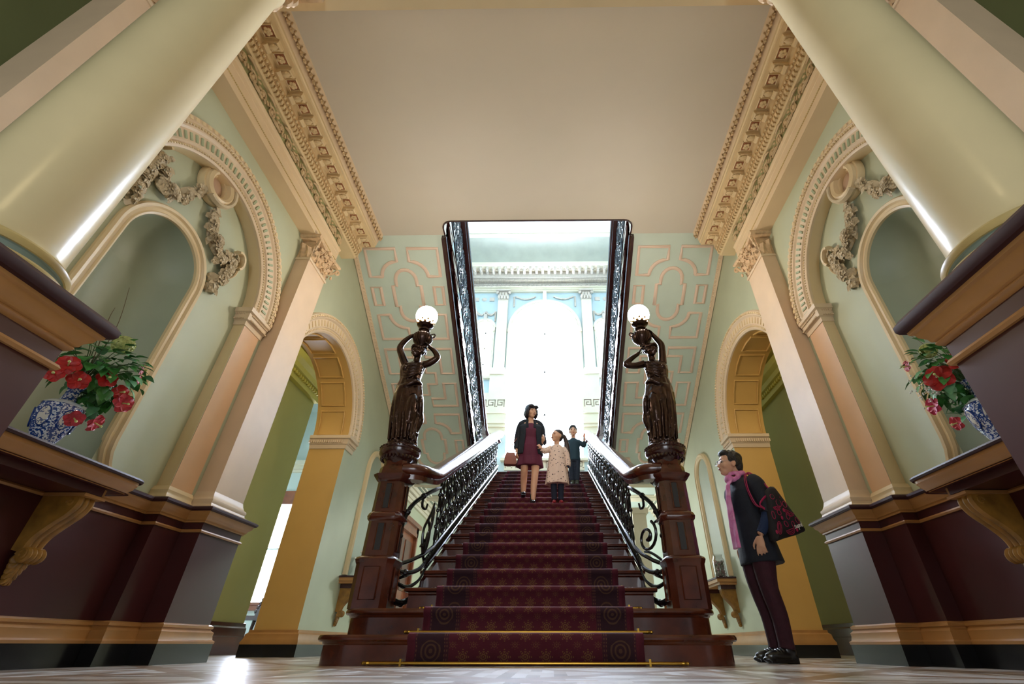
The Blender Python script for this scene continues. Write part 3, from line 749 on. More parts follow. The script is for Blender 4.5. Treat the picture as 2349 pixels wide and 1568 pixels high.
for y0, y1, z0, z1 in ((8.5, 8.64, 0, 2.10), (9.86, 10.0, 0, 2.10), (8.5, 10.0, 1.96, 2.12)): fr_.box(-2.66, -2.60, y0, y1, z0, z1)
for y0, y1, z0, z1 in ((8.62, 8.68, 0, 1.99), (9.82, 9.88, 0, 1.99), (8.62, 9.88, 1.92, 1.99)): fr_.box(-2.66, -2.57, y0, y1, z0, z1)
fr_.box(-2.66, -2.56, 8.44, 10.06, 2.10, 2.18)
d0 = tag(bpy.data.objects.new('door_1', None), kind='structure', label='reddish wooden door in a moulded frame, seen under the stairs at left', cat='door'); COL.objects.link(d0); d0.location = (-2.66, 9.25, 0)
build('door_frame', fr_, DOORW, d0)
dr.box(-2.66, -2.64, 8.68, 9.82, 0, 1.93)
for y0, y1 in ((8.76, 9.2), (9.3, 9.74)):
    for z0, z1 in ((.15, .8), (.95, 1.8)): dr.box(-2.64, -2.625, y0, y1, z0, z1, 1)
dl = build('door_leaf', dr, [DOORW, DOORD], d0)
build('door_handle', MB().ell((-2.60, 9.74, .98), .028, 10, 8), BRASS, dl)
# pale pillar and lower arch seen through the right-hand balustrade
pm = MB().box(1.72, 1.98, 9.0, 9.25, 0, 2.2); pm.box(1.68, 2.02, 8.96, 9.29, 2.2, 2.3); pm.box(1.66, 2.04, 8.94, 9.31, 0, .2)
struct('column_lower', pm, UCREAM)
# stool
st = thing('stool', (1.80, 7.0, 0), 'low stool with pale seat and orange wooden legs behind the right-hand newel', 'stool')
WOODO = mat('orange_wood', 'b06a35', .3, var=.1, coat=.4)
build('seat', MB().lathe([(0, .585), (.17, .585), (.185, .60), (.17, .625), (0, .63)], (1.80, 7.0, 0), 24), mat('pale_seat', 'd8d2c6', .5), st)
build('seat_frame', MB().lathe([(0, .55), (.15, .55), (.18, .565), (.18, .585), (0, .585)], (1.80, 7.0, 0), 24), WOODO, st)
for a in range(4):
    c_, s_ = math.cos(a * PI / 2 + .78), math.sin(a * PI / 2 + .78)
    build('leg', MB().tube([(1.80 + .12 * c_, 7.0 + .12 * s_, .56), (1.80 + .13 * c_, 7.0 + .13 * s_, .3), (1.80 + .16 * c_, 7.0 + .16 * s_, 0)], [.022, .015, .012], 8, sub=4), WOODO, st)

# ================================================================ side corridors
for s in (-1, 1):
    sd = SIDE[s]
    w = MB(); w.box(4.2, 4.35, 0.5, 7.48 if s < 0 else 9.1, 0, 4.35); w.box(3.15, 4.35, 0.35, 0.5, 0, 4.35)
    struct('wall_' + sd + '_corridor', w, OLIVE, mir=s)
    struct('ceiling_corridor_' + sd, MB().box(3.15, 4.35, .4, 7.6, 4.3, 4.45), mat('corridor_ceiling', 'c2ae58', .6), mir=s)
    cr = MB()
    cr.sweep([(4.20, 3.80), (4.12, 3.80), (4.10, 3.86), (4.10, 3.93), (4.04, 3.95), (4.02, 4.02), (3.94, 4.06), (3.90, 4.14), (4.20, 4.14)], [((0, .5, 0), (1, 0, 0), (0, 0, 1)), ((0, 7.48 if s < 0 else 9.0, 0), (1, 0, 0), (0, 0, 1))])
    y_ = .6
    while y_ < 7.55: cr.box(4.06, 4.11, y_, y_ + .04, 3.87, 3.92); y_ += .075
    struct('trim_%d' % (17 if s < 0 else 18), cr, mat('corridor_cornice', 'c0b055', .5), mir=s)
    bp = [(4.21, 0), (4.13, 0), (4.13, .20), (4.145, .21), (4.145, .30), (4.165, .32), (4.17, .36), (4.21, .37)]
    struct('baseboard_' + sd, MB().sweep(bp, [((0, .5, 0), (1, 0, 0), (0, 0, 1)), ((0, 7.49 if s < 0 else 9.0, 0), (1, 0, 0), (0, 0, 1))]), MAHO, mir=s)
    # room beyond the corridor
    w = MB(); w.box(3.15, 7.0, 9.0, 9.15, 0, .70); w.box(3.15, 7.0, 9.0, 9.15, 2.42, 4.6); w.box(3.15, 4.25, 9.0, 9.15, .70, 2.42); w.box(5.45, 7.0, 9.0, 9.15, .70, 2.42)
    w.box(6.9, 7.0, 7.45, 9.1, 0, 4.6); w.box(4.35, 7.0, 7.45, 7.6, 0, 4.6)
    struct('wall_' + sd + '_side_room', w, PALE, mir=s)
    struct('ceiling_side_room_' + sd, MB().box(3.15, 7.0, 7.45, 9.15, 4.35, 4.5), PALE, mir=s)
    cn = MB()
    for z0, d in ((3.0, .04), (3.06, .08), (3.14, .14)): cn.box(3.3, 6.9, 9.0 - d, 9.0, z0, z0 + .08)
    struct('trim_%d' % (19 if s < 0 else 20), cn, UCREAM, mir=s)
    if s > 0: continue
    wn = tag(bpy.data.objects.new('window_%d' % (4 if s < 0 else 5), None), kind='structure', label=f'tall sash window with reddish frame at the end of the {sd}-hand corridor', cat='window'); COL.objects.link(wn); wn.location = (s * 4.85, 9.0, .7)
    f = MB()
    for x0, x1, z0, z1 in ((4.25, 4.37, .62, 2.54), (5.33, 5.45, .62, 2.54), (4.15, 5.55, 2.42, 2.62), (4.15, 5.55, .60, .70)): f.box(x0, x1, 8.93, 9.02, z0, z1)
    f.box(4.2, 5.5, 8.90, 9.02, 2.36, 2.42); f.box(4.2, 5.5, 8.88, 9.02, .68, .72)
    build('window_frame', f, DOORW, wn, mir=s)
    build('sash', MB().box(4.37, 5.33, 9.0, 9.03, 1.56, 1.60), FRAMEW, wn, mir=s)
    build('pane', MB().box(4.37, 5.33, 9.06, 9.07, .7, 2.42), emit('corridor_pane', 'e2ecff', 9.0) if s < 0 else MATS['corridor_pane'], wn, mir=s)
# carved chair half hidden beyond the left-hand arch
cb = thing('carved_chair', (-4.35, 8.15, 0), 'dark carved chair partly hidden behind the ochre arch jamb', 'chair')
def cvt(pts, r): return MB().tube(pts, r, 8, sub=3)
x, y = -4.35, 8.15
build('seat', MB().box(x - .22, x + .22, y - .2, y + .2, .42, .48), MAHOD, cb)
bk = MB().box(x - .2, x + .2, y + .15, y + .19, .48, .62)
for i in range(7): bk.ell((x + .2 - .02 * i, y + .17, .55 + i * .055), (.03, .03, .035), 8, 6); bk.ell((x - .2 + .02 * i, y + .17, .55 + i * .055), (.03, .03, .035), 8, 6)
bk.ell((x, y + .17, .78), (.13, .02, .14), 14, 8); build('backrest', bk, MAHOD, cb)
for sx in (-1, 1):
    for sy in (-1, 1): build('leg', cvt([(x + sx * .18, y + sy * .16, .42), (x + sx * .20, y + sy * .17, .25), (x + sx * .17, y + sy * .16, 0)], [.03, .022, .018]), MAHOD, cb)
# ================================================================ the grand staircase
def sz(y): return RZ + (y - Y0) * SL                  # height of the nosing line
stair = thing('staircase', (0, Y0, 0), 'broad dark mahogany staircase rising to the landing window', 'staircase')
HW = .96
nosep = [(0, -.030), (-.028, -.030), (-.036, -.020), (-.036, -.010), (-.028, 0), (0, 0)]
def rounded_step(n, hw, yb, rr):
    """bottom steps with rounded ends returning to the back."""
    z1 = n * RZ; yf = Y0 + (n - 1) * RUN + .036; z0 = z1 - RZ
    path = [(-hw, yb)] + [(-hw + rr - rr * math.cos(a), yf + rr * .8 - rr * .8 * math.sin(a)) for a in [PI / 2 * i / 8 for i in range(9)]] + [(hw - rr + rr * math.sin(a), yf + rr * .8 - rr * .8 * math.cos(a)) for a in [PI / 2 * i / 8 for i in range(9)]] + [(hw, yb)]
    fr = []
    for i, p in enumerate(path):
        a = V(path[max(0, i - 1)]); b = V(path[min(len(path) - 1, i + 1)]); d = (b - a).normalized(); fr.append(((p[0], p[1], z1), (-d.y, d.x, 0), (0, 0, 1)))
    m_ = MB()
    # side profile: riser, cove, rounded nosing
    prof = [(0, -RZ), (-.0, -RZ), (0, -.055), (-.008, -.048), (-.012, -.038), (-.03, -.036), (-.040, -.026), (-.040, -.012), (-.032, 0), (.0, 0), (.1, 0), (.1, -RZ)]
    prof = [(-u, v) for u, v in prof]
    m_.sweep([(-a if 0 else -a, b) for a, b in prof], [(o, U, W_) for o, U, W_ in fr])
    m_.add([(x, y, z1 - .0005) for x, y in path], [tuple(range(len(path)))])
    return m_
for n, hw, yb, rr in ((1, 1.36, 4.30, .22), (2, 1.335, 4.26, .20)):
    build('step', rounded_step(n, hw, yb, rr), MAHO, stair)
for n in range(3, NST + 1):
    y = Y0 + (n - 1) * RUN; z1 = n * RZ; m_ = MB(); hw = HW + (.02 if n == 3 else 0)
    m_.box(-hw, hw, y + .034, y + RUN + .04, z1 - RZ, z1 - .03)
    for x0, x1 in ((-hw - .03, hw + .03),):
        m_.sweep([(.30 if n < NST else .04, -.032), (.02, -.032), (.004, -.026), (0, -.014), (.006, -.003), (.016, 0), (RUN + .03 if n < NST else .04, 0)], [((x0, y, z1), (0, 1, 0), (0, 0, 1)), ((x1, y, z1), (0, 1, 0), (0, 0, 1))])
        m_.sweep([(.034, -.032), (.02, -.034), (.022, -.045), (.034, -.055)], [((-hw, y, z1), (0, 1, 0), (0, 0, 1)), ((hw, y, z1), (0, 1, 0), (0, 0, 1))])
    build('step', m_, MAHO, stair)
ap = MB()                                              # dark floor of the landing beside the runner
ap.box(-1.3, 1.3, LY + .04, YW - .2, LZ - .03, LZ)
build('landing_floor', ap, MAHO, stair)
sg_ = MB()
for s in (-1, 1):                                      # closed strings under the step ends
    ys, ye = 4.35, LY + .05
    P = [(s * .93, ys, sz(ys) - .33), (s * .93, ye, sz(ye) - .45), (s * .93, ye, sz(ye) - .06), (s * .93, ys, sz(ys) - .06)]
    Q = [(s * .965, y, z) for _, y, z in P]; sg_.rings([P, Q])
build('string', sg_, MAHOD, stair)
un = MB(); un.rings([[(-.93, y, z) for y, z in ((4.3, 0.0), (4.6, sz(4.6) - .40), (LY, sz(LY) - .42), (LY, sz(LY) - .52), (4.9, sz(4.9) - .56), (4.9, 0))], [(.93, y, z) for y, z in ((4.3, 0.0), (4.6, sz(4.6) - .40), (LY, sz(LY) - .42), (LY, sz(LY) - .52), (4.9, sz(4.9) - .56), (4.9, 0))]])
build('underside', un, SOFF, stair)

# ---------------------------------------------------------------- carpet runner
t = NT('crimson_carpet')
uv = t.new('ShaderNodeUVMap'); sp_ = t.new('ShaderNodeSeparateXYZ'); t.link(uv.outputs[0], sp_.inputs[0])
U_, V_ = sp_.outputs[0], sp_.outputs[1]               # metres across and along
au = t.m('ABSOLUTE', U_)
def fr_c(x, k, off=0.0): return t.m('SUBTRACT', t.m('FRACT', t.m('ADD', t.m('MULTIPLY', x, k), off)), .5)
def medallion(fx, fy, pet, r0, r1):
    r = t.m('SQRT', t.m('ADD', t.m('MULTIPLY', fx, fx), t.m('MULTIPLY', fy, fy))); a = t.m('ARCTAN2', fy, fx)
    wv = t.m('MULTIPLY', t.m('ADD', t.m('COSINE', t.m('MULTIPLY', a, pet)), 1.0), .5)
    edge = t.m('ADD', r0, t.m('MULTIPLY', wv, r1)); return r, t.m('LESS_THAN', r, edge), wv
K = 7.6
r, inside, wv = medallion(fr_c(U_, K, .5), fr_c(V_, K * 1.0, .15), 8.0, .17, .16)
row2 = t.m('FLOOR', t.m('ADD', t.m('MULTIPLY', V_, K * 2), .3))
r2, ins2, wv2 = medallion(fr_c(U_, K, 0.0), fr_c(V_, K, .65), 8.0, .10, .12)
dots = t.m('MULTIPLY', inside, t.m('GREATER_THAN', t.m('SINE', t.m('ADD', t.m('MULTIPLY', r, 62.0), t.m('MULTIPLY', wv, 2.0))), -.1))
field = t.mix(t.m('MULTIPLY', dots, .6), lin('520a1e'), lin('86652f'))
field = t.mix(t.m('MULTIPLY', t.m('MULTIPLY', ins2, t.m('GREATER_THAN', t.m('SINE', t.m('MULTIPLY', r2, 70.0)), 0.0)), .45), field, lin('7d5c2e'))
# borders
gl = t.m('GREATER_THAN', t.m('SINE', t.m('MULTIPLY', au, 420.0)), .2)
dash = t.m('GREATER_THAN', t.m('SINE', t.m('MULTIPLY', V_, 260.0)), 0.0)
inb = t.m('GREATER_THAN', au, .485)
bord = t.mix(t.m('MULTIPLY', t.m('MULTIPLY', gl, dash), .5), lin('3a0d1c'), lin('7a5432'))
rb, inb2, wb = medallion(t.m('MULTIPLY', t.m('SUBTRACT', au, .600), 5.5), fr_c(V_, 5.2, .1), 4.0, .33, .06)
ring = t.m('GREATER_THAN', t.m('SINE', t.m('MULTIPLY', rb, 44.0)), .2)
band = t.m('LESS_THAN', t.m('ABSOLUTE', t.m('SUBTRACT', au, .600)), .085)
motf = t.mix(t.m('MULTIPLY', t.m('MULTIPLY', inb2, ring), .38), lin('2c0a18'), lin('77552f'))
bord = t.mix(band, bord, motf)
col_ = t.mix(inb, field, bord)
col_ = t.mix(t.m('GREATER_THAN', au, .70), col_, lin('540a20'))
vec = t.coord('Object'); nz = t.noise(vec, 320, 2)
t.link(t.mix(t.m('MULTIPLY', nz, .30), col_, lin('210510')), t.b.inputs['Base Color']); t.b.inputs['Roughness'].default_value = .9
t.b.inputs['Sheen Weight'].default_value = .35; t.b.inputs['Sheen Roughness'].default_value = .35; t.b.inputs['Sheen Tint'].default_value = lin('c8506a')
bn = t.new('ShaderNodeBump'); bn.inputs['Strength'].default_value = .3; bn.inputs['Distance'].default_value = .004; t.link(nz, bn.inputs['Height']); t.link(bn.outputs[0], t.b.inputs['Normal'])
pth = [(Y0 - .012 + .034, .002)]
for n in range(1, NST + 1):
    y = Y0 + (n - 1) * RUN; z = n * RZ; g = .012
    if n > 1: pth += [(y + .034 - g, z - RZ + g + .004)]
    pth += [(y + .03 - g, z - .055), (y - g * .4, z - .034), (y - g, z - .014), (y - g * .4, z + .004), (y + .02, z + g)]
    if n < NST: pth += [(y + RUN + .034 - g - .02, z + g)]
pth += [(YW - .3, LZ + .012)]
vs = []; uvs = []; L_ = 0; XS = [-.75, -.70, -.515, -.3, 0, .3, .515, .70, .75]
for i, (y, z) in enumerate(pth):
    if i: L_ += math.hypot(y - pth[i - 1][0], z - pth[i - 1][1])
    for x in XS: vs.append((x, y, z)); uvs.append((x, L_))
nx = len(XS); fs = [(i * nx + j, i * nx + j + 1, (i + 1) * nx + j + 1, (i + 1) * nx + j) for i in range(len(pth) - 1) for j in range(nx - 1)]
me = bpy.data.meshes.new('stair_carpet'); me.from_pydata([(x, y - Y0, z) for x, y, z in vs], [], fs); me.materials.append(t.mat)
ul = me.uv_layers.new(name='UVMap')
for lp in me.loops: ul.data[lp.index].uv = uvs[lp.vertex_index]
me.shade_smooth()
co = bpy.data.objects.new('stair_carpet', me); COL.objects.link(co); co.location = (0, Y0, 0)
sm = co.modifiers.new('thick', 'SOLIDIFY'); sm.thickness = .012; sm.offset = -1
tag(co, 'crimson patterned carpet runner with gold medallions down the middle of the stairs', 'carpet')

# ---------------------------------------------------------------- brass stair rods
def rod(n, hw, label):
    y = Y0 + (n - 1) * RUN + (.034 - .018 if n > 1 else .034 - .03); z = (n - 1) * RZ + (.022 if n > 1 else .016)
    r = thing('stair_rod', (0, y, z), label, 'stair rod', 'brass stair rods')
    b_ = MB().tube([(-hw, y, z), (hw, y, z)], .0085, 10); build('rod', b_, BRASS, r)
    for s in (-1, 1):
        build('finial', MB().tube([(s * (hw - .01), y, z), (s * (hw + .004), y, z), (s * (hw + .012), y, z), (s * (hw + .03), y, z), (s * (hw + .04), y, z)], [.0085, .012, .0085, .0105, .003], 10), BRASS, r)
        build('bracket', MB().box(s * .775 - .006, s * .775 + .006, y - .011, y + .035, z - (.022 if n > 1 else .0155), z + .022), BRASS, r)
for n, hw, lb in ((1, .98, 'brass rod across the foot of the carpet, resting on the floor'), (2, .84, 'brass rod holding the carpet on the lowest tread'), (3, .84, 'brass rod holding the carpet on the second tread'), (4, .84, 'brass rod holding the carpet on the third tread')): rod(n, hw, lb)

# ---------------------------------------------------------------- newel posts
NX, NY = 1.205, 3.955
def newel(s):
    x, y = s * NX, NY; z0 = 2 * RZ
    nw = thing('newel_post', (x, y, z0), ('mahogany newel post under the bronze figure, ' + ('at the left foot of the stairs' if s < 0 else 'beside the woman with the tote bag')), 'newel post', 'newel posts')
    def oct_(h, c_=.30): k_ = h * (1 - c_ * 1.0); return [(h, -k_), (h, k_), (k_, h), (-k_, h), (-h, k_), (-h, -k_), (-k_, -h), (k_, -h)]
    def stack(prof):
        return MB().rings([[(x + a, y + b, z) for a, b in oct_(h)] for h, z in prof])
    B1 = stack([(.145, z0), (.145, z0 + .30), (.152, z0 + .315), (.158, z0 + .335), (.15, z0 + .35), (.135, z0 + .36)])
    build('base', B1, MAHO, nw)
    build('shaft', stack([(.125, z0 + .36), (.122, z0 + .62), (.135, z0 + .635), (.140, z0 + .66), (.130, z0 + .685), (.118, z0 + .695), (.113, z0 + .94), (.125, z0 + .95), (.15, z0 + .985), (.155, z0 + 1.0), (.125, z0 + 1.01), (.12, z0 + 1.06), (.10, z0 + 1.09), (.10, z0 + 1.13)]), MAHO, nw)
    for ax in ((0, -1), (1, 0), (-1, 0), (0, 1)):
        for (za, zb, hw, off) in ((.06, .28, .060, .145), (.40, .60, .028, .1245), (.72, .92, .026, .119)):
            cx, cy = x + ax[0] * off, y + ax[1] * off
            t_ = V((-ax[1], ax[0], 0)); n_ = V((ax[0], ax[1], 0)); zc = z0 + (za + zb) / 2
            if za > .1: build('ebony_panel', MB().obox(V((cx, cy, zc)) + n_ * .003, t_ * hw, n_ * .003, V((0, 0, (zb - za) / 2))), mat('ebony_inlay', '1b1512', .5), nw)
            po = MB()
            if za < .1: po.obox(V((cx, cy, zc)) + n_ * .003, t_ * hw, n_ * .003, V((0, 0, (zb - za) / 2)))
            corner = [V((cx, cy, zc)) + t_ * a * hw + V((0, 0, b * (zb - za) / 2)) + n_ * .005 for a, b in ((-1, -1), (1, -1), (1, 1), (-1, 1))]
            po.tube(corner, .006, 4, closed=True); build('panel_frame', po, MAHO, nw)
    cp = MB().lathe([(.10, z0 + 1.11), (.11, z0 + 1.13), (.13, z0 + 1.15), (.165, z0 + 1.18), (.178, z0 + 1.20), (.180, z0 + 1.225), (.172, z0 + 1.235), (.178, z0 + 1.245), (.178, z0 + 1.262), (.165, z0 + 1.272), (0, z0 + 1.275)], (x, y, 0), 40)
    for i in range(28):
        a = 2 * PI * i / 28; cp.ell((x + .150 * math.cos(a), y + .150 * math.sin(a), z0 + 1.165), (.016, .016, .022), 6, 5)
        cp.ell((x + .178 * math.cos(a), y + .178 * math.sin(a), z0 + 1.254), .009, 6, 4)
    build('cap', cp, MAHOD, nw)
    return nw
for s in (-1, 1): newel(s)

# ---------------------------------------------------------------- cast-iron balustrades and their handrails
BX = .955
def iron_panel():
    """one bay, sheared to the slope: t runs up the stairs (0..RUN), h is the height above the nosing line."""
    m_ = MB(); L = RUN
    def P(t_, h, o=0): return V((o, t_, h + t_ * SL))
    def S(pts, r, sub=3): m_.tube([P(*p) for p in pts], r, 6, sub=sub)
    b = .15; T = .80
    S([(.02, b), (.05, .30), (.15, .38), (.27, .46), (.30, .60), (.24, .72), (.15, .70), (.14, .61), (.20, .585)], [.010, .011, .010, .011, .011, .010, .009, .008, .006])
    S([(.30, b), (.27, .28), (.18, .36), (.06, .48), (.03, .62), (.08, .75), (.16, .79), (.19, .74)], [.010, .011, .010, .011, .010, .009, .008, .006])
    S([(.02, .27), (-.01, .19), (.05, .155), (.10, .20), (.07, .25), (.045, .225)], [.010, .010, .009, .008, .007, .005])
    S([(.31, .25), (.33, .18), (.27, .16), (.22, .21), (.26, .26)], [.010, .010, .009, .007, .005])
    S([(.165, .14), (.165, .30), (.165, .52), (.165, .80)], [.008, .010, .008, .009])
    for (t_, h, a, l) in ((.165, .44, 0, .07), (.12, .50, .6, .05), (.21, .50, -.6, .05), (.09, .33, .9, .045), (.25, .36, -.9, .045), (.06, .68, .3, .045), (.27, .66, -.4, .05), (.165, .25, 0, .05), (.10, .58, 1.2, .035), (.22, .27, 1.2, .035), (.165, .66, 0, .045)):
        m_.ell(P(t_, h), (.014, .016, l), 7, 5, rot=M4.Rotation(a, 3, 'X'))
    for (t_, h) in ((.165, .36), (.05, .225), (.27, .21), (.20, .585), (.155, .745), (0, .45), (0, .30), (0, .6)): m_.ell(P(t_, h), (.018, .020, .020), 7, 5)
    S([(0, .13), (0, .45), (0, .82)], .007, 1)
    return m_
PANEL = iron_panel()
def bal_path(s):
    """plan of the balustrade: straight up the stairs, sweeping out to the newel at the foot."""
    pts = [(s * 1.10, 4.02), (s * 1.03, 4.16), (s * .975, 4.38), (s * BX, 4.62)]
    return pts
for s in (-1, 1):
    sd = SIDE[s]
    bl = thing('balustrade', (s * BX, 4.1, sz(4.1)), f'ornate black iron balustrade of scrolls and leaves along the {sd}-hand edge of the stairs', 'balustrade', 'iron balustrades of the main flight')
    n0 = 4; first = None
    for k in range(14):
        y = 4.62 + .32 * k
        if first is None:
            first = tag(build('scroll_panel', MB().ext(PANEL), IRON, None)); first.parent = bl; o = first
        else: o = first.copy(); COL.objects.link(o); o.parent = bl
        o.location = V((s * BX, y, sz(y))) - bl.location
    # bottom band: two rails with cross pieces and little drops
    bb = MB(); fl = [(a, b) for a, b in bal_path(s)] + [(s * BX, 4.62 + .32 * i) for i in range(1, 15)] + [(s * BX, LY - .02)]
    for h, r in ((.015, .014), (.120, .017)):
        bb.tube([(a, b, sz(b) + h + (0 if b > 4.5 else (4.5 - b) * .12)) for a, b in fl], r, 8)
    y = 4.4
    while y < LY - .05:
        for k in (0,):
            bb.ell((s * BX, y, sz(y) + .065), (.017, .015, .045), 6, 4); bb.ell((s * (BX + .0), y, sz(y) + .0), (.012, .012, .016), 6, 4)
        y += .043
    build('bottom_rail', bb, IRON, bl)
    # foot scroll between newel and first bay
    fsx = MB()
    fsx.tube([(s * 1.09, 3.99, .36 + .02), (s * 1.10, 3.99, .62), (s * 1.095, 4.0, .90), (s * 1.06, 4.05, 1.10), (s * 1.00, 4.2, 1.24), (s * BX, 4.42, 1.36), (s * BX, 4.62, 1.44)], [.014, .018, .016, .020, .017, .020, .012], 8, sub=4)
    fsx.tube([(s * 1.10, 3.99, .62), (s * 1.03, 4.12, .60), (s * .97, 4.32, .66), (s * BX, 4.52, .80)], [.016, .020, .018, .012], 8, sub=4)
    fsx.tube([(s * 1.10, 3.99, .42), (s * 1.03, 4.1, .385), (s * .98, 4.3, .46), (s * BX, 4.5, .60)], [.022, .024, .020, .014], 8, sub=4)
    fsx.tube([(s * 1.08, 4.02, .53), (s * 1.02, 4.15, .50), (s * .97, 4.3, .56), (s * BX, 4.42, .66)], [.012, .018, .012, .008], 8, sub=4)
    cy, cz, R_ = 4.26, .90, .13
    if s > 0: fsx.tube([(s * 1.10, 3.985, .90), (s * 1.09, 4.03, .99), (s * 1.07, 4.12, .995)], [.016, .014, .012], 8, sub=4)
    if s > 0: fsx.tube([(s * 1.10, 3.985, .62), (s * 1.07, 4.10, .70), (s * 1.03, 4.25, .77), (s * 1.0, 4.38, .80)], [.016, .012, .012, .010], 8, sub=4)
    if s > 0: fsx.tube([(s * (1.06 - (R_ * 1.5 * math.cos(a + 2.2) * (1 - a / 11) + .2) * .24), cy + R_ * 1.6 * math.cos(a + 2.2) * (1 - a / 11), cz + R_ * math.sin(a + 2.2) * (1 - a / 11)) for a in [i * .35 for i in range(27)]], [.013] * 20 + [.016, .018, .02, .02, .018, .016, .012], 8)
    fsx.tube([(s * 1.0, 4.2, 1.24), (s * 1.01, 4.24, 1.16), (s * .99, 4.30, 1.15), (s * .98, 4.30, 1.2)], [.012, .012, .010, .008], 8, sub=3)
    if s < 0:
        for (y_, z_, l_) in ((4.44, .95, .13), (4.50, 1.12, .12), (4.38, .88, .10)):
            fsx.ell((s * .965, y_, z_), (.016, .022, l_), 8, 8, rot=M4.Rotation(-.12, 3, 'X')); fsx.tube([(s * .97, y_ - .03, z_ - l_), (s * .98, y_ - .08, z_ - l_ * .4), (s * .99, y_ - .10, z_ - l_ * .55)], [.010, .012, .006], 6, sub=3)
        fsx.tube([(s * .97, 4.46, .70), (s * .985, 4.36, .82), (s * .99, 4.33, .98), (s * .97, 4.42, 1.12), (s * .965, 4.50, 1.25)], [.012, .014, .012, .014, .010], 8, sub=4)
    for c_ in ((1.095, 3.995, .62), (1.07, 4.03, 1.06), (1.0, 4.2, 1.24), (1.03, 4.1, .60), (1.03, 4.11, .385), (.98, 4.3, .46), (1.09, 3.99, .86)): fsx.ell((s * c_[0], c_[1], c_[2]), .028, 8, 6)
    build('foot_scroll', fsx, IRON, bl)
    hr = bl
    hp0 = [(-.075, -.02), (-.082, .0), (-.075, .02), (-.055, .032), (-.02, .042), (.02, .042), (.055, .032), (.075, .02), (.082, 0), (.075, -.02), (.05, -.03), (.045, -.055), (-.045, -.055), (-.05, -.03)]
    HH = .86
    hp = [(a * 1.25, b * 1.55) for a, b in hp0]
    pp = [(s * 1.13, 3.93, 1.385), (s * 1.02, 3.95, 1.385), (s * .975, 4.03, 1.39), (s * BX, 4.16, 1.42)] + [(s * BX, y, sz(y) + HH) for y in (4.35, 4.7, 6, 8, 9.0)] + [(s * BX, 9.2, sz(9.2) + HH - .01), (s * BX, 9.32, sz(9.3) + HH - .02)]
    P_, _q = smooth_path([V(p) for p in pp], [1] * len(pp), 6)
    fr = []
    for i, p in enumerate(P_):
        d = (P_[min(len(P_) - 1, i + 1)] - P_[max(0, i - 1)]).normalized(); side = d.cross(V((0, 0, 1))).normalized(); fr.append((p, side, side.cross(d)))
    hm = MB().sweep(hp, fr)
    rl_ = build('handrail', hm, MAHO, hr, smooth=50); rl_['label'] = 'wide polished mahogany handrail'
    build('end_knob', MB().ell((s * BX, 9.34, sz(9.3) + HH - .02), (.085, .07, .05), 16, 8), MAHO, hr)

    # ------------------------------------------------ upper (return) flight: string, step ends, iron and rail
    UX = 1.30
    def uz(y): return 5.151 + (4.717 - y) * SL
    uf = thing('upper_flight', (s * UX, 8.75, LZ), f'dark open-string upper flight climbing back above the {sd}-hand soffit', 'staircase', 'upper flights')
    for k in range(13):
        y = 4.717 + k * RUN; z = 5.151 - k * RZ
        m_ = MB(); m_.box(s * (UX - .035), s * 2.64, y - RUN - .03, y + .034, z - .032, z)
        m_.box(s * UX, s * 2.64, y - .0 - RUN, y, z - RZ, z - .03)
        m_.sweep([(-.03, 0), (.26, 0), (.27, .03), (.20, .05), (.16, .09), (.08, .11), (.03, .135), (-.01, .13), (-.03, .09)], [((s * (UX - .030), y - .02, z - .032), (0, -1, 0), (0, 0, -1)), ((s * UX, y - .02, z - .032), (0, -1, 0), (0, 0, -1))])
        build('step', m_, MAHOD, uf)
    st_ = MB()
    P = [(s * UX, 4.41, 4.83), (s * UX, 8.9, 4.885 - 4.6 * SL + .0), (s * UX, 8.9, uz(8.9) - .10), (s * UX, 4.41, uz(4.41) - .10)]
    st_.rings([P, [(s * (UX + .05), y, z) for _, y, z in P]])
    st_.tube([(s * UX, 4.40, 4.855), (s * UX, 8.95, 4.905 - 4.67 * SL)], .024, 8)
    build('string', st_, MAHOD, uf)
    ub = thing('upper_balustrade', (s * 1.27, 4.5, uz(4.5)), f'dark iron balustrade and rail of the upper flight above the {sd}-hand soffit', 'balustrade', 'iron balustrades of the upper flights')
    UP = MB().ext(PANEL, M=M4.Diagonal((1, 1, 1, 1)))
    if s == -1:
        upm = MB()
        for p in PANEL.v: upm.v.append((p[0], -p[1], p[2]))
        upm.f = PANEL.f; upm.m = PANEL.m
        upfirst = build('scroll_panel', upm, IRON, None)
    for k in range(14):
        y = 4.62 + .32 * k
        o = upfirst if (k == 0 and s == -1) else upfirst.copy()
        if not (k == 0 and s == -1): COL.objects.link(o)
        o.parent = ub; o.location = V((s * 1.27, y, uz(y) - .02)) - ub.location
    rr = [(s * 1.25, 4.3, 6.10), (s * 1.25, 4.6, uz(4.6) + .86), (s * 1.25, 8.6, uz(8.6) + .86), (s * 1.24, 9.0, uz(9.0) + .86), (s * 1.18, 9.25, uz(9.0) + .80), (s * 1.05, 9.36, uz(9.0) + .82), (s * .96, 9.36, uz(9.0) + .86)]
    P_, _q = smooth_path([V(p) for p in rr], [1] * len(rr), 5); fr = []
    for i, p in enumerate(P_):
        d = (P_[min(len(P_) - 1, i + 1)] - P_[max(0, i - 1)]).normalized(); side = d.cross(V((0, 0, 1))).normalized(); fr.append((p, side, side.cross(d)))
    build('handrail', MB().sweep([(a * .8, b) for a, b in hp], fr), MAHOD, ub, smooth=50)
    build('bottom_rail', MB().tube([(s * 1.27, 4.4, uz(4.4) + .03), (s * 1.27, 9.0, uz(9.0) + .03)], .014, 8), IRON, ub)
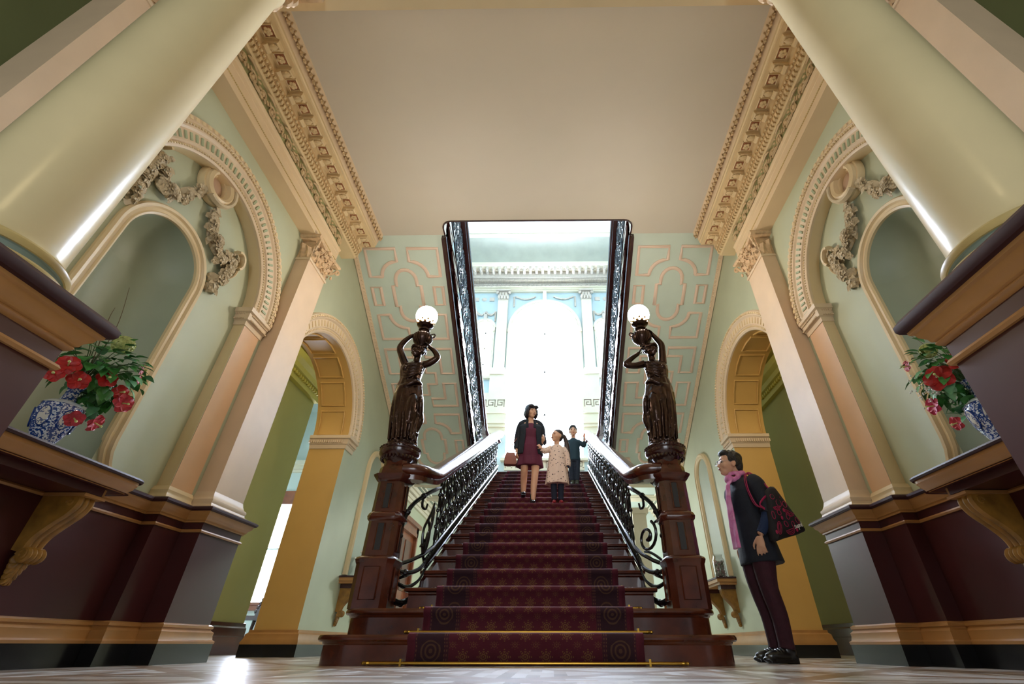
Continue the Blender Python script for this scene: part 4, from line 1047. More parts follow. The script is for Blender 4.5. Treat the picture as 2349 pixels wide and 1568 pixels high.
# ================================================================ columns on pedestals
for s in (-1, 1):
    sd = SIDE[s]; cx, cy = 1.69, 1.04; H = 1.07
    near = 'left' if s < 0 else 'right'
    pd = thing('pedestal', (s * cx, cy, 0), f'square maroon pedestal with gilt cornice carrying the {near}-hand ivory column', 'pedestal', 'column pedestals')
    def sq(prof, nm, m_):
        return build(nm, MB().rings([[(cx + a * h, cy + b * h, z) for a, b in ((-1, -1), (1, -1), (1, 1), (-1, 1))] for h, z in prof]), m_, pd, mir=s)
    sq([(.275, 0), (.275, .115)], 'plinth', PLINTH)
    sq([(.278, .115), (.278, .13), (.262, .14), (.256, .165), (.256, .19), (.238, .20), (.238, .235)], 'base_moulding', GOLDT)
    sq([(.215, .2), (.215, .99)], 'die', MAROON)
    sq([(.215, .858), (.226, .858), (.232, .868), (.226, .878), (.215, .878)], 'astragal', GOLDT)
    sq([(.215, .93), (.226, .935), (.232, .945), (.228, .952), (.236, .956), (.240, .97), (.254, .985), (.258, 1.00), (.268, 1.005), (.270, 1.018)], 'gilt_cornice', GOLDT)
    sq([(.270, 1.016), (.284, 1.02), (.290, 1.032), (.290, 1.052), (.278, 1.066), (.275, 1.07)], 'cap_slab', RAILD)
    cl = thing('column', (s * cx, cy, H), f'smooth ivory column in the {near}-hand corner, rising from a maroon pedestal', 'column', 'ivory columns')
    build('base_torus', MB().lathe([(0, H), (.235, H), (.243, H + .012), (.243, H + .026), (.232, H + .038), (.215, H + .042)], (s * cx, cy, 0), 64), BEAD, cl)
    build('base_scotia', MB().lathe([(.215, H + .041), (.207, H + .044), (.200, H + .056), (.205, H + .070), (.212, H + .074)], (s * cx, cy, 0), 64, cap=False), mat('scotia_green', '8d9c90', .3), cl)
    build('base_ring', MB().lathe([(.21, H + .073), (.216, H + .074), (.222, H + .084), (.222, H + .094), (.214, H + .104), (.195, H + .108)], (s * cx, cy, 0), 64, cap=False), BEAD, cl)
    prof = [(.195, H + .107), (.186, H + .115), (.180, H + .14), (.178, H + .2)] + [(.178 - .006 * (k / 8), H + .2 + (3.56 - H - .2) * k / 8) for k in range(1, 9)] + [(.184, 3.60), (.19, 3.62), (.184, 3.64)]
    build('shaft', MB().lathe(prof, (s * cx, cy, 0), 72, cap=False), COLM, cl, smooth=60)
    cb = MB().lathe([(.17, 3.64), (.175, 3.7), (.19, 3.8), (.23, 3.9)], (s * cx, cy, 0), 32); cb.box(s * cx - .25, s * cx + .25, cy - .25, cy + .25, 3.9, 3.96)
    for i in range(12):
        a = 2 * PI * i / 12
        for zz, rr in ((3.72, .20), (3.82, .225)): cb.ell((s * cx + rr * math.cos(a + zz), cy + rr * math.sin(a + zz), zz), (.035, .035, .06), 8, 6)
    build('capital', cb, MATS['capital_stone'], cl)

# ================================================================ console shelves under the niches
def corbel(x, y, z, d, wd, h, s, parent, m_, dp=.04):
    """scrolled bracket: x = wall plane, projects d, hangs h below z."""
    body = MB()
    path = [(d * .96, -.00), (d * .98, -.05), (d * .86, -.12), (d * .58, -.20), (d * .34, -.28), (d * .26, -.35), (d * .32, -.40)]
    path = [(a, b * h / .5) for a, b in path]
    P_, _ = smooth_path([V((a, b, 0)) for a, b in path], [1] * 7, 5)
    nseg = 13; R = []
    for i, p in enumerate(P_):
        dd = (P_[min(len(P_) - 1, i + 1)] - P_[max(0, i - 1)]).normalized(); nn = V((-dd.y, dd.x, 0)); nn = nn if nn.x > 0 else -nn
        ring = []
        for j in range(nseg):
            v = -1 + 2 * j / (nseg - 1); bump = .010 * abs(math.cos(v * PI * 1.5)) + .004
            ring.append((x - (p.x + nn.x * bump), y + v * wd * .5, z + p.y + nn.y * bump))
        back = [(x + .005, y + v * wd * .5, z + min(p.y + .02, 0)) for v in (1, -1)]
        R.append(ring + back)
    body.rings(R)
    build('scroll', body, m_, parent, mir=s)
    for rr, cx_, cz_ in ((.055 * h / .5, d * .34, -.405 * h / .5), (.040 * h / .5, d * .80, -.045 * h / .5)):
        vl = MB()
        for k in range(4):
            yy = y - wd * .5 + wd * (k + .5) / 4; vl.tube([(x - cx_, yy - wd * .12, z + cz_), (x - cx_, yy, z + cz_), (x - cx_, yy + wd * .12, z + cz_)], [rr * .82, rr, rr * .82], 16)
        for sg in (-1, 1): vl.tube([(x - cx_ + rr * (1 - i / 15) * .8 * math.cos(i * .6), y + sg * wd * .5, z + cz_ + rr * .8 * (1 - i / 15) * math.sin(i * .6)) for i in range(13)], .006, 6)
        build('volute', vl, m_, parent, mir=s)
    lf = MB()
    for k in range(5):
        for sg in (-1, 0, 1):
            zz = z - h * (.86 + .065 * k); w_ = wd * .5 * (1 - k * .18)
            lf.ell((x - .035 + k * .004, y + sg * w_ * .6, zz), (.020, .022 * (1 - k * .12), .030), 8, 6, rot=M4.Rotation(sg * .5, 3, 'X'))
    build('leaf_drop', lf, m_, parent, mir=s)
GILT = mat('ochre_gilt_corbel', 'a3752f', .38, var=.22, nscale=14, coat=.2)
for s in (-1, 1):
    sd = SIDE[s]; z = .955
    sh = thing('console_shelf', (s * 2.70, 2.42, z), f'long maroon and gilt console shelf with scrolled brackets below the {sd}-hand niche', 'shelf', 'console shelves below the niches')
    ya, yb, xf = 1.78, 2.80, 2.37; xb = 2.715
    pl = [(xb, yb), (xf + .06, yb)] + [(xf + .06 - .06 * math.sin(a), yb - .06 + .06 * math.cos(a)) for a in (.5, 1.07)] + [(xf, yb - .06), (xf, ya + .06)] + [(xf + .06 - .06 * math.cos(a), ya + .06 - .06 * math.sin(a)) for a in (.5, 1.07)] + [(xf + .06, ya), (xb, ya)]
    # offset directions by finite differences, pointing outwards
    fr = []
    for i, p in enumerate(pl):
        a = V(pl[max(0, i - 1)]); b = V(pl[min(len(pl) - 1, i + 1)]); d = (b - a).normalized(); n_ = V((d.y, -d.x))
        if i in (1, len(pl) - 2): pass
        fr.append(((p[0], p[1], 0), (n_.x, n_.y, 0), (0, 0, 1)))
    build('top_slab', MB().sweep([(-.3 if 0 else -.02, z - .022), (.014, z - .022), (.022, z - .012), (.018, z - .002), (.008, z), (-.02, z)], fr).add([(x, y, z - .0008) for x, y in pl], [tuple(range(len(pl)))]).add([(x, y, z - .021) for x, y in pl], [tuple(range(len(pl)))]), RAILD, sh, mir=s)
    build('gilt_edge', MB().sweep([(-.04, z - .022), (.002, z - .022), (.0, z - .040), (-.008, z - .048), (-.012, z - .060), (-.026, z - .072), (-.034, z - .086), (-.05, z - .09)], fr), GOLDT, sh, mir=s)
    build('underside', MB().add([(x + (.03 if x < 2.6 else 0), y, z - .088) for x, y in pl], [tuple(range(len(pl)))]).box(2.46, xb, ya + .14, yb - .14, z - .13, z - .088), MAROON, sh, mir=s)
    for y in (2.62, 1.98):
        hb = MB().box(2.465, xb, y - .060, y + .060, z - .135, z - .088); hb.box(2.455, xb, y - .070, y + .070, z - .150, z - .135); build('bracket_head', hb, MAROON if 0 else GOLDT, sh, mir=s)
        corbel(2.705, y, z - .150, .215, .105, .37, s, sh, GILT)

# ================================================================ blue-and-white vases with artificial flowers
t = NT('blue_white_porcelain')
vec = t.coord('Object'); n1 = t.noise(vec, 75, 3, .6); n2 = t.noise(vec, 150, 2)
f = t.m('GREATER_THAN', t.m('ADD', n1, t.m('MULTIPLY', n2, .35)), .70)
t.link(t.mix(f, lin('1c3f86'), lin('d5dde6')), t.b.inputs['Base Color']); t.b.inputs['Roughness'].default_value = .12; t.b.inputs['Coat Weight'].default_value = .6
PORC = t.mat
t = NT('porcelain_medallion')
vec = t.coord('Object'); n1 = t.noise(vec, 55, 4, .6)
f = t.m('LESS_THAN', t.m('ABSOLUTE', t.m('SUBTRACT', n1, .56)), .045)
t.link(t.mix(f, lin('d9d9d0'), lin('3c5688')), t.b.inputs['Base Color']); t.b.inputs['Roughness'].default_value = .12; t.b.inputs['Coat Weight'].default_value = .6
MEDA = t.mat; COBALT = mat('cobalt_glaze', '1f3f8a', .12, coat=.6); WHITEP = mat('white_glaze', 'd4dae0', .15, coat=.5)
LEAFG = mat('leaf_green', '2f6b2c', .4, var=.2, nscale=30, col2='4f9a4a'); LEAFM = mat('leaf_mint', '6fae7c', .4, var=.2, nscale=30)
RED = mat('hibiscus_red', 'c01d1d', .5, var=.2, nscale=40); PINKR = mat('rosy_red', 'cf3a4a', .5, var=.2, nscale=40)
LIME = mat('lime_white_bloom', 'cdd489', .6, var=.15, nscale=40); TWIG = mat('twig_brown', '5b4a2a', .7)
WHITEB = mat('tiny_white_bloom', 'e4e4da', .6)
def petal_flower(mb, c, nrm, r, n=5, mi=0, cup=.45, tube=True):
    c, nrm = V(c), V(nrm).normalized(); a_ = nrm.orthogonal().normalized(); b_ = nrm.cross(a_)
    for k in range(n):
        th = 2 * PI * k / n; d = a_ * math.cos(th) + b_ * math.sin(th); w_ = nrm.cross(d)
        R = []
        for i in range(7):
            q_ = i / 6; rad = r * q_; wd = r * .56 * math.sin(PI * min(1, .10 + q_ * .82)) ** .8 ; up = nrm * (r * cup * (q_ ** .6) - r * .35 * q_ * q_)
            R.append([c + d * rad + w_ * wd * j + up + nrm * (.10 * r * (abs(j) > .9)) for j in (-1, -.6, -.2, .2, .6, 1)])
        mb.rings(R, closed=False, mi=mi)
    return mb
def leaf_at(mb, c, d, nrm, l, w, mi=0):
    c, d, nrm = V(c), V(d).normalized(), V(nrm); nrm = (nrm - d * nrm.dot(d)).normalized(); t_ = d.cross(nrm); R = []
    for i in range(6):
        q_ = i / 5; ww = w * math.sin(PI * (.06 + .94 * q_ ** .8)) + .0006
        p = c + d * l * q_ - nrm * l * .30 * q_ * q_
        R.append([p - t_ * ww + nrm * ww * .25, p, p + t_ * ww + nrm * ww * .25])
    mb.rings(R, closed=False, mi=mi)
def vase(s):
    x, y, z = s * 2.47, 2.19, .957
    va = thing('vase', (x, y, z), f'blue and white faceted porcelain vase on the {SIDE[s]}-hand console shelf', 'vase', 'blue and white vases')
    def hexr(r, zz, rot=.26, n=6, k=5):
        ring = []
        for i in range(n):
            a, b = rot + 2 * PI * i / n, rot + 2 * PI * (i + 1) / n
            for j in range(k):
                q_ = j / k; px = math.cos(a) * (1 - q_) + math.cos(b) * q_; py = math.sin(a) * (1 - q_) + math.sin(b) * q_
                l_ = math.hypot(px, py); mx = .45; px, py = px * (mx + (1 - mx) / l_), py * (mx + (1 - mx) / l_)
                ring.append((x + .88 * r * px, y + .88 * r * py, z + zz))
        return ring
    body = [(.058, 0), (.064, .012), (.062, .02), (.085, .07), (.105, .13), (.112, .18), (.104, .215), (.075, .235), (.045, .25), (.036, .28), (.034, .31), (.046, .345), (.055, .355), (.050, .358), (.030, .31)]
    build('body', MB().rings([hexr(r, zz) for r, zz in body]), PORC, va, smooth=25)
    sh_ = MB(); sh_.rings([hexr(r, zz) for r, zz in [(.106, .213), (.110, .214), (.078, .238), (.070, .240)]], cap=False); build('shoulder_band', sh_, WHITEP, va)
    for i in range(6):
        a = .26 + 2 * PI * (i + .5) / 6; n_ = V((math.cos(a), math.sin(a), -.18)).normalized(); t_ = V((-math.sin(a), math.cos(a), 0)); u_ = n_.cross(t_)
        cc = V((x, y, z + .135)) + V((math.cos(a), math.sin(a), 0)) * .0838
        pts = [cc + t_ * .027 * math.cos(k) + u_ * .052 * math.sin(k) for k in [2 * PI * j / 20 for j in range(20)]]
        md = MB().rings([[p for p in pts], [p + n_ * .005 for p in pts]]); build('medallion', md, MEDA, va)
        build('medallion_rim', MB().tube([p + n_ * .003 for p in pts], .0035, 5, closed=True), COBALT, va)
    return V((x, y, z + .35))
def bouquet(s):
    top = vase(s); random.seed(21 if s < 0 else 5)
    bq = thing('flower_bouquet', tuple(top), ('full bouquet of red hibiscus and one lime bloom in the left-hand vase' if s < 0 else 'bouquet with red hibiscus, white sprays and a magenta daisy in the right-hand vase'), 'bouquet')
    ctr = top + V((-s * .03 if s < 0 else -.01, .03, .13))
    lf = MB(); st_ = MB(); nL = 230 if s < 0 else 170
    for i in range(nL):
        while True:
            d = V((random.uniform(-1, 1), random.uniform(-1, 1), random.uniform(-.8, 1)))
            if .2 < d.length < 1: break
        p = ctr + V((d.x * .15, d.y * .27, d.z * .19))
        if i % 7 == 0: p = top + V((-s * random.uniform(.0, .08), random.uniform(.02, .16), random.uniform(-.16, .02)))
        leaf_at(lf, p, (d + V((0, 0, -.3))), V((random.uniform(-.4, .4), -.3, 1)), random.uniform(.05, .085), random.uniform(.022, .032), mi=int(random.random() < .28))
        if i % 4 == 0: st_.tube([top - V((0, 0, .05)), (top + p) / 2 + V((0, 0, .03)), p], [.003, .0025, .0015], 5, sub=3)
    lv = build('leaves', lf, [LEAFG, LEAFM], bq, smooth=60, recalc=False); lv['kind'] = 'stuff'
    build('stems', st_, mat('stem_green', '3d5a2a', .6), bq)
    def hib(p, n_, r, m_=RED, nm='hibiscus_flower'):
        f_ = build(nm, petal_flower(MB(), p, n_, r), m_, bq, recalc=False)
        p, n_ = V(p), V(n_).normalized(); sm_ = MB().tube([p, p + n_ * r * .9], [.004, .003], 6); sm_.ell(p + n_ * r * .9, .007, 6, 5); build('stamen', sm_, LIME, f_)
    if s < 0:
        X = lambda a, b, c_: (-2.47 + a, 2.19 + b, .957 + c_)
        for p, n_, r in ((X(.12, -.20, .36), (.8, -.8, .1), .075), (X(.14, -.13, .31), (1, -.7, -.2), .07), (X(.10, -.22, .30), (.9, -.9, -.3), .06), (X(.14, .0, .39), (1, -.6, .0), .07), (X(.15, .10, .36), (1, -.3, -.1), .06), (X(.12, .17, .55), (1, .4, .1), .045), (X(.12, .19, .49), (1, .4, -.1), .04)): hib(p, n_, r * .72)
        for p, n_, r in ((X(.16, .14, .31), (1, -.2, -.2), .055), (X(.14, .07, .16), (1, .3, -.5), .05), (X(.13, -.03, .14), (1, -.3, -.7), .045)): hib(p, n_, r, PINKR, 'rosy_flower')
        pm = MB()
        for i in range(60):
            d = V((random.uniform(-1, 1), random.uniform(-1, 1), random.uniform(-1, 1))).normalized(); petal_flower(pm, V(X(.08, .03, .64)) + d * .05, d, .022, 4, cup=.3)
        f_ = build('lime_pompom', pm, LIME, bq, recalc=False); f_['label'] = 'pale lime ball bloom on top'
        tw = [[X(.0, .0, .40), X(-.02, .02, .75), X(-.06, -.02, 1.05)], [X(.02, 0, .4), X(.0, -.06, .74), X(.01, -.08, .84)]]
    else:
        X = lambda a, b, c_: (2.47 - a, 2.19 + b, .957 + c_)
        for p, n_, r in ((X(.14, .02, .38), (-1, -.7, .1), .075), (X(.10, -.10, .42), (-.8, -.8, .2), .06), (X(.10, .22, .58), (-1, .3, 0), .035), (X(.12, .19, .56), (-1, .3, 0), .03)): hib(p, n_, r)
        hib(X(.12, .16, .28), (-1, 0, -.1), .05, mat('magenta_daisy', 'bf2350', .5), 'daisy_flower'); hib(X(.10, .10, .15), (-1, 0, -.3), .04, PINKR, 'rosy_flower')
        pm = MB()
        for i in range(40):
            d = V((random.uniform(-1, 1), random.uniform(-1, 1), random.uniform(-1, 1))).normalized(); petal_flower(pm, V(X(.06, .08, .60)) + d * .038, d, .02, 4, cup=.3)
        f_ = build('lime_pompom', pm, LIME, bq, recalc=False); f_['label'] = 'pale lime ball bloom near the top'
        wb = MB()
        for i in range(90): wb.ell(X(.13 + random.uniform(-.03, .03), .13 + random.gauss(0, .05), .38 + random.gauss(0, .05)), .006, 5, 4)
        o_ = build('white_spray', wb, WHITEB, bq); o_['kind'] = 'stuff'
        tw = [[X(.0, .0, .40), X(-.02, .10, .75), X(-.02, .16, .92)], [X(.02, 0, .4), X(.0, .16, .72), X(.01, .22, .84)]]
    for k in tw: build('twig', MB().tube(k, [.003, .002, .0012], 5, sub=6), TWIG, bq)
for s in (-1, 1): bouquet(s)

# ================================================================ plaster garland with roundel over each niche
for s in (-1, 1):
    g = thing('plaster_garland', (s * 2.74, 2.45, 3.0), f'plaster swag of flowers hung from a round frame above the {SIDE[s]}-hand niche', 'garland', 'plaster garlands')
    xw = 2.745
    def P(y, z, d): return V((xw - d, y, z))
    rm = M4.Rotation(-PI / 2, 3, 'Y')
    fr = [((xw, 2.45 + 0 * math.cos(a), 3.39), (0, math.cos(a), math.sin(a)), (-1, 0, 0)) for a in [2 * PI * i / 40 for i in range(40)]]
    prof = [(.175, 0), (.18, .03), (.172, .06), (.155, .062), (.150, .085), (.125, .10), (.105, .085), (.10, .05), (.09, .045), (.085, .02), (.085, 0)]
    build('roundel_frame', MB().sweep(prof, fr, loop=True), CREAM, g, mir=s)
    build('roundel_disc', MB().lathe([(0, .025), (.06, .028), (.088, .015)], (xw, 2.45, 3.39), 32, ax=rm, cap=False), mat('roundel_pink', 'b99a80', .5), g, mir=s)
    random.seed(31)
    def run(pts, r0, r1, n, rose=()):
        P_, _ = smooth_path([V((y, z, 0)) for y, z in pts], [1] * len(pts), 12); m_ = MB()
        for i in range(n):
            q_ = i / (n - 1); p = P_[int(q_ * (len(P_) - 1))]; rad = r0 + (r1 - r0) * q_
            for k in range(3):
                oy, oz = random.gauss(0, rad * .55), random.gauss(0, rad * .5); dd = .02 + rad * .8 * max(0, 1 - (oy * oy + oz * oz) / (rad * rad * 1.5))
                c_ = P(p.x + oy, p.y + oz, dd); nr = V((-1, oy / rad * .8, oz / rad * .8))
                typ = random.random()
                if typ < .5: petal_flower(m_, c_, nr, random.uniform(.030, .046), 5, cup=.5); m_.ell(c_ + nr.normalized() * .006, .008, 6, 4)
                elif typ < .7: leaf_at(m_, c_, V((-.3, random.uniform(-1, 1), random.uniform(-1, .4))), nr, .065, .020)
                else: m_.ell(c_, random.uniform(.012, .02), 7, 5)
            m_.ell(P(p.x, p.y, rad * .25), (rad * .35, rad * .6, rad * .55), 8, 6)
        for (y, z, r) in rose:
            c_ = P(y, z, .075)
            m_.ell(c_, (.02, r * .55, r * .55), 10, 6)
            for lay, rr in ((8, r), (6, r * .7), (4, r * .42)): petal_flower(m_, c_ + V((-.008 * (8 - lay), 0, 0)), (-1, 0, 0), rr, lay, cup=.5)
        return m_
    swagR = [(2.55, 3.20), (2.60, 3.08), (2.66, 2.98), (2.80, 2.93), (2.92, 3.0)]
    swagL = [(2.35, 3.24), (2.28, 3.06), (2.18, 2.95), (2.06, 2.96), (1.98, 3.14)]
    build('flower_swag', run(swagR, .035, .07, 26, ((2.68, 2.975, .06),)), PLASTER, g, mir=s, smooth=40, recalc=False)
    build('flower_swag', run(swagL, .035, .07, 26, ((2.14, 2.955, .05),)), PLASTER, g, mir=s, smooth=40, recalc=False)
    build('tail_drop', run([(2.93, 2.96), (2.94, 2.84), (2.91, 2.72), (2.90, 2.61)], .06, .03, 16), PLASTER, g, mir=s, smooth=40, recalc=False)
    build('tail_drop', run([(1.97, 3.10), (1.95, 2.95), (1.97, 2.80), (1.98, 2.66)], .06, .03, 16), PLASTER, g, mir=s, smooth=40, recalc=False)
    for yy, zz, sg in ((2.98, 3.05, 1), (1.94, 3.16, -1)):
        rb = MB().tube([P(yy + sg * .065 * math.sin(a), zz - .02 + .085 * math.cos(a), .04) for a in [i * .35 - .6 for i in range(10)]], .020, 6, flat=2.0)
        rb.tube([P(yy + sg * .05, zz - .07, .035), P(yy + sg * .06, zz - .14, .03), P(yy + sg * .04, zz - .2, .02)], [.018, .012, .005], 6, sub=3)
        build('ribbon_scroll', rb, CREAM, g, mir=s)
    rb = MB().tube([P(2.45 + .165 * math.cos(a), 3.39 + .165 * math.sin(a), .075) for a in [i * .3 - 1.9 for i in range(14)]], [.022] * 14, 6, flat=1.6)
    build('ribbon', rb, PLASTER, g, mir=s)

# ================================================================ far niches, small shelves and jars beyond the arches
for s in (-1, 1):
    sd = SIDE[s]; yc = 7.30 if s > 0 else 7.15; R = .30; zt = 2.36; zb = .90
    n_ = thing('wall_niche', (s * 2.66, yc, zb), f'slender arched niche in a cream frame beside the {sd}-hand newel post', 'niche', 'slender niches by the stairs', 'structure')
    # shallow recess: modelled in front of the wall plane as a raised surround with a darker back set behind it
    bk = MB(); pts = [(yc + R * math.cos(PI * i / 24), zt + R * math.sin(PI * i / 24)) for i in range(25)] + [(yc - R, zb), (yc + R, zb)]
    bk.add([(2.655, y, z) for y, z in pts], [tuple(range(len(pts)))]); build('niche_back', bk, NICHE, n_, mir=s)
    fr = [((2.66, yc + R, zb), (0, 1, 0), (-1, 0, 0))] + [((2.66, yc + R * math.cos(PI * i / 28), zt + R * math.sin(PI * i / 28)), (0, math.cos(PI * i / 28), math.sin(PI * i / 28)), (-1, 0, 0)) for i in range(29)] + [((2.66, yc - R, zb), (0, -1, 0), (-1, 0, 0))]
    build('niche_frame', MB().sweep([(-.01, 0), (-.005, .03), (.01, .045), (.035, .045), (.05, .06), (.075, .045), (.08, 0)], fr), CREAM, n_, mir=s)
    z = .88
    sh = thing('bracket_shelf', (s * 2.66, yc, z), f'small gilt wall shelf on two scrolled brackets under the {sd}-hand slender niche', 'shelf', 'small bracket shelves')
    y0, y1 = yc - .46, yc + .46
    def slab(x0, g, za, zb_, m_, nm): build(nm, MB().box(x0, 2.66, y0 - g, y1 + g, za, zb_), m_, sh, mir=s)
    slab(2.39, .0, z - .02, z, RAILD, 'top_slab'); slab(2.40, -.01, z - .06, z - .02, GOLDT, 'gilt_edge'); slab(2.43, -.03, z - .09, z - .06, GOLDT, 'gilt_cove')
    for sg in (-1, 1):
        y = yc + sg * .30
        build('bracket_head', MB().box(2.46, 2.66, y - .06, y + .06, z - .14, z - .09), MAROON, sh, mir=s)
        corbel(2.66, y, z - .14, .19, .09, .36, s, sh, GILT)
jar = thing('glass_jar', (2.52, 7.02, .882), 'clear glass jar of pale potpourri on the small shelf by the woman', 'jar')
t = NT('clear_glass'); t.b.inputs['Transmission Weight'].default_value = 1; t.b.inputs['Roughness'].default_value = .03; t.b.inputs['IOR'].default_value = 1.3; CLEARG = t.mat
build('glass_wall', MB().lathe([(.0, .882), (.075, .882), (.082, .90), (.082, 1.10), (.065, 1.14), (.06, 1.16), (.066, 1.175), (.062, 1.175), (.055, 1.158), (.058, 1.14), (.077, 1.10), (.077, .90), (.0, .888)], (2.52, 7.02, 0), 32), CLEARG, jar)
pm = MB(); random.seed(9)
for i in range(150):
    a, r_ = random.uniform(0, 2 * PI), .06 * math.sqrt(random.random()); pm.ell((2.52 + r_ * math.cos(a), 7.02 + r_ * math.sin(a), .905 + random.random() * .20), random.uniform(.010, .018), 5, 4, mi=random.randrange(3))
o_ = build('potpourri', pm, [mat('petal_white', 'd9d2c8', .7), mat('petal_pink', 'c9a0a0', .7), mat('petal_green', 'a9b09a', .7)], jar); o_['kind'] = 'stuff'
fb = thing('dried_flowers', (-2.5, 7.05, .88), 'pale dried flowers on the small shelf behind the left newel', 'flowers')
m_ = MB(); st_ = MB(); random.seed(4)
for i in range(60):
    p = V((-2.5 + random.gauss(0, .07), 7.05 + random.gauss(0, .08), 1.10 + random.gauss(0, .06))); m_.ell(p, random.uniform(.012, .024), 6, 4); 
    if i % 4 == 0: st_.tube([(-2.5, 7.05, .99), p], .003, 4)
build('blossoms', m_, WHITEB, fb); build('stems', st_, TWIG, fb)
build('bowl', MB().lathe([(0, .88), (.04, .88), (.03, .90), (.07, .95), (.085, .99), (.08, .99), (.06, .95), (0, .93)], (-2.5, 7.05, 0), 24), WHITEP, fb)
# small strips of skirting detail: worn corner marks are left to the paint
# ================================================================ figures
def voxel(o, size, smooth=3, fac=.5):
    r = o.modifiers.new('surface', 'REMESH'); r.mode = 'VOXEL'; r.voxel_size = size; r.use_smooth_shade = True
    if smooth: q_ = o.modifiers.new('soften', 'SMOOTH'); q_.iterations = smooth; q_.factor = fac
    return o
def hrings(mb, R, n=20, fold=None):
    """stack of horizontal ellipses (x, y, z, rx, ry[, turn]); fold(i, a) gives a radius factor."""
    out = []
    for i, r in enumerate(R):
        x, y, z, rx, ry = r[:5]; tw = r[5] if len(r) > 5 else 0
        ring = []
        for j in range(n):
            a = 2 * PI * j / n; k = fold(i, a) if fold else 1
            px, py = rx * k * math.cos(a), ry * k * math.sin(a)
            ring.append((x + px * math.cos(tw) - py * math.sin(tw), y + px * math.sin(tw) + py * math.cos(tw), z))
        out.append(ring)
    mb.rings(out)
def limb(mb, pts, r, n=12, sub=4): mb.tube(pts, r, n, sub=sub)
def hand(mb, w, d, palm, sc=1.0, curl=.5, side=1, spread=.12):
    """wrist w, direction d, palm normal; thumb leaves the palm on the given side."""
    w, d = V(w), V(d).normalized(); palm = V(palm); palm = (palm - d * palm.dot(d)).normalized(); t_ = d.cross(palm).normalized() * side
    L = .085 * sc
    R = []
    for q_, hw, th in ((0, .022, .015), (.3, .030, .015), (.7, .036, .014), (1, .035, .011)):
        c_ = w + d * L * q_; R.append([c_ + t_ * hw * sc * math.cos(a) + palm * th * sc * math.sin(a) for a in [2 * PI * k / 12 for k in range(12)]])
    mb.rings(R)
    for k, (o_, l) in enumerate(((-.027, .060), (-.009, .072), (.010, .078), (.028, .070))):
        b = w + d * L * .96 + t_ * o_ * sc; dd = (d + t_ * (k - 1.5) * spread).normalized(); pts = [b]; ang = 0
        for seg in (.45, .32, .23):
            ang += curl * (.6 + .15 * (3 - k)); pts.append(pts[-1] + (dd * math.cos(ang) + palm * math.sin(ang)) * l * sc * seg)
        mb.tube(pts, [.0090 * sc, .0088 * sc, .0080 * sc, .0062 * sc], 8, sub=3)
        mb.ell(pts[-1], .0062 * sc, 8, 6)
    b = w + d * L * .28 + t_ * .026 * sc
    dd = (d * .75 + t_ * .65 + palm * .35).normalized(); p1 = b + dd * .036 * sc; p2 = p1 + (dd * .8 + d * .3 + palm * curl * .5).normalized() * .03 * sc; p3 = p2 + (d * .8 + palm * curl * .9).normalized() * .022 * sc
    mb.tube([b - dd * .015 * sc, p1, p2, p3], [.013 * sc, .0115 * sc, .0098 * sc, .007 * sc], 8, sub=3); mb.ell(p3, .007 * sc, 8, 6)
def head(mb, c, sc=1.0, yaw=0.0, pitch=0.0, ears=True):
    """head centred at c (eye level), face to local -y turned by yaw, looking up by pitch."""
    Rm = M4.Rotation(yaw, 3, 'Z') @ M4.Rotation(-pitch, 3, 'X'); c = V(c)
    def P(x, y, z): return c + Rm @ (V((x, y, z)) * sc)
    def E(x, y, z, a, b, d, n=16, m=12): mb.ell(P(x, y, z), (a * sc, b * sc, d * sc), n, m, rot=Rm)
    E(0, .012, .022, .074, .092, .088); E(0, -.020, -.015, .062, .070, .085); E(0, -.040, -.068, .040, .042, .040); E(0, -.066, -.088, .018, .016, .016)
    for s_ in (-1, 1):
        E(s_ * .038, -.048, -.030, .026, .030, .030); E(s_ * .030, -.074, .012, .024, .012, .010, 10, 8)
        if ears: E(s_ * .073, .012, -.010, .010, .020, .032, 10, 8); E(s_ * .078, .022, -.004, .008, .012, .022, 8, 6)
    R = [[P(x_ * w_, y_ + dy, z_) for x_, dy in ((-1, .02), (-.5, .002), (0, -.004), (.5, .002), (1, .02), (0, .03))] for y_, z_, w_ in ((-.082, .018, .008), (-.094, -.005, .010), (-.104, -.026, .014), (-.094, -.036, .015), (-.08, -.038, .012))]
    mb.rings(R); E(0, -.098, -.029, .012, .012, .009, 10, 8)
    E(0, -.083, -.052, .022, .010, .006, 12, 8); E(0, -.081, -.062, .020, .010, .007, 12, 8)
    return P, Rm
def eyes(P, Rm, sc, parent, brow):
    for s_ in (-1, 1):
        e = build('eye', MB().ell(P(s_ * .030, -.078, .002), (.011 * sc, .007 * sc, .006 * sc), 10, 8, rot=Rm), mat('eye_dark', '1c1512', .2), parent)
        build('eyebrow', MB().tube([P(s_ * .014, -.090, .018), P(s_ * .030, -.090, .024), P(s_ * .047, -.080, .019)], [.003 * sc, .004 * sc, .002 * sc], 6, sub=3), brow, parent)
    build('lips', MB().ell(P(0, -.091, -.057), (.019 * sc, .006 * sc, .0075 * sc), 12, 8, rot=Rm), mat('lips_rose', '9c4f48', .4), parent)
SKIN = mat('skin', 'd3a283', .5, var=.05); SKIN.node_tree.nodes['Principled BSDF'].inputs['Subsurface Weight'].default_value = .08
HAIRB = mat('black_hair', '17110f', .42, var=.3, nscale=40, bump=.5, bscale=120)
NAVY = mat('navy_coat', '131826', .8, var=.15, nscale=20, bump=.2, bscale=200)
WINE = mat('wine_trousers', '3a0f1e', .85, var=.15, nscale=20, bump=.2, bscale=200)
BLACKL = mat('black_leather', '111113', .3, var=.2, coat=.3)

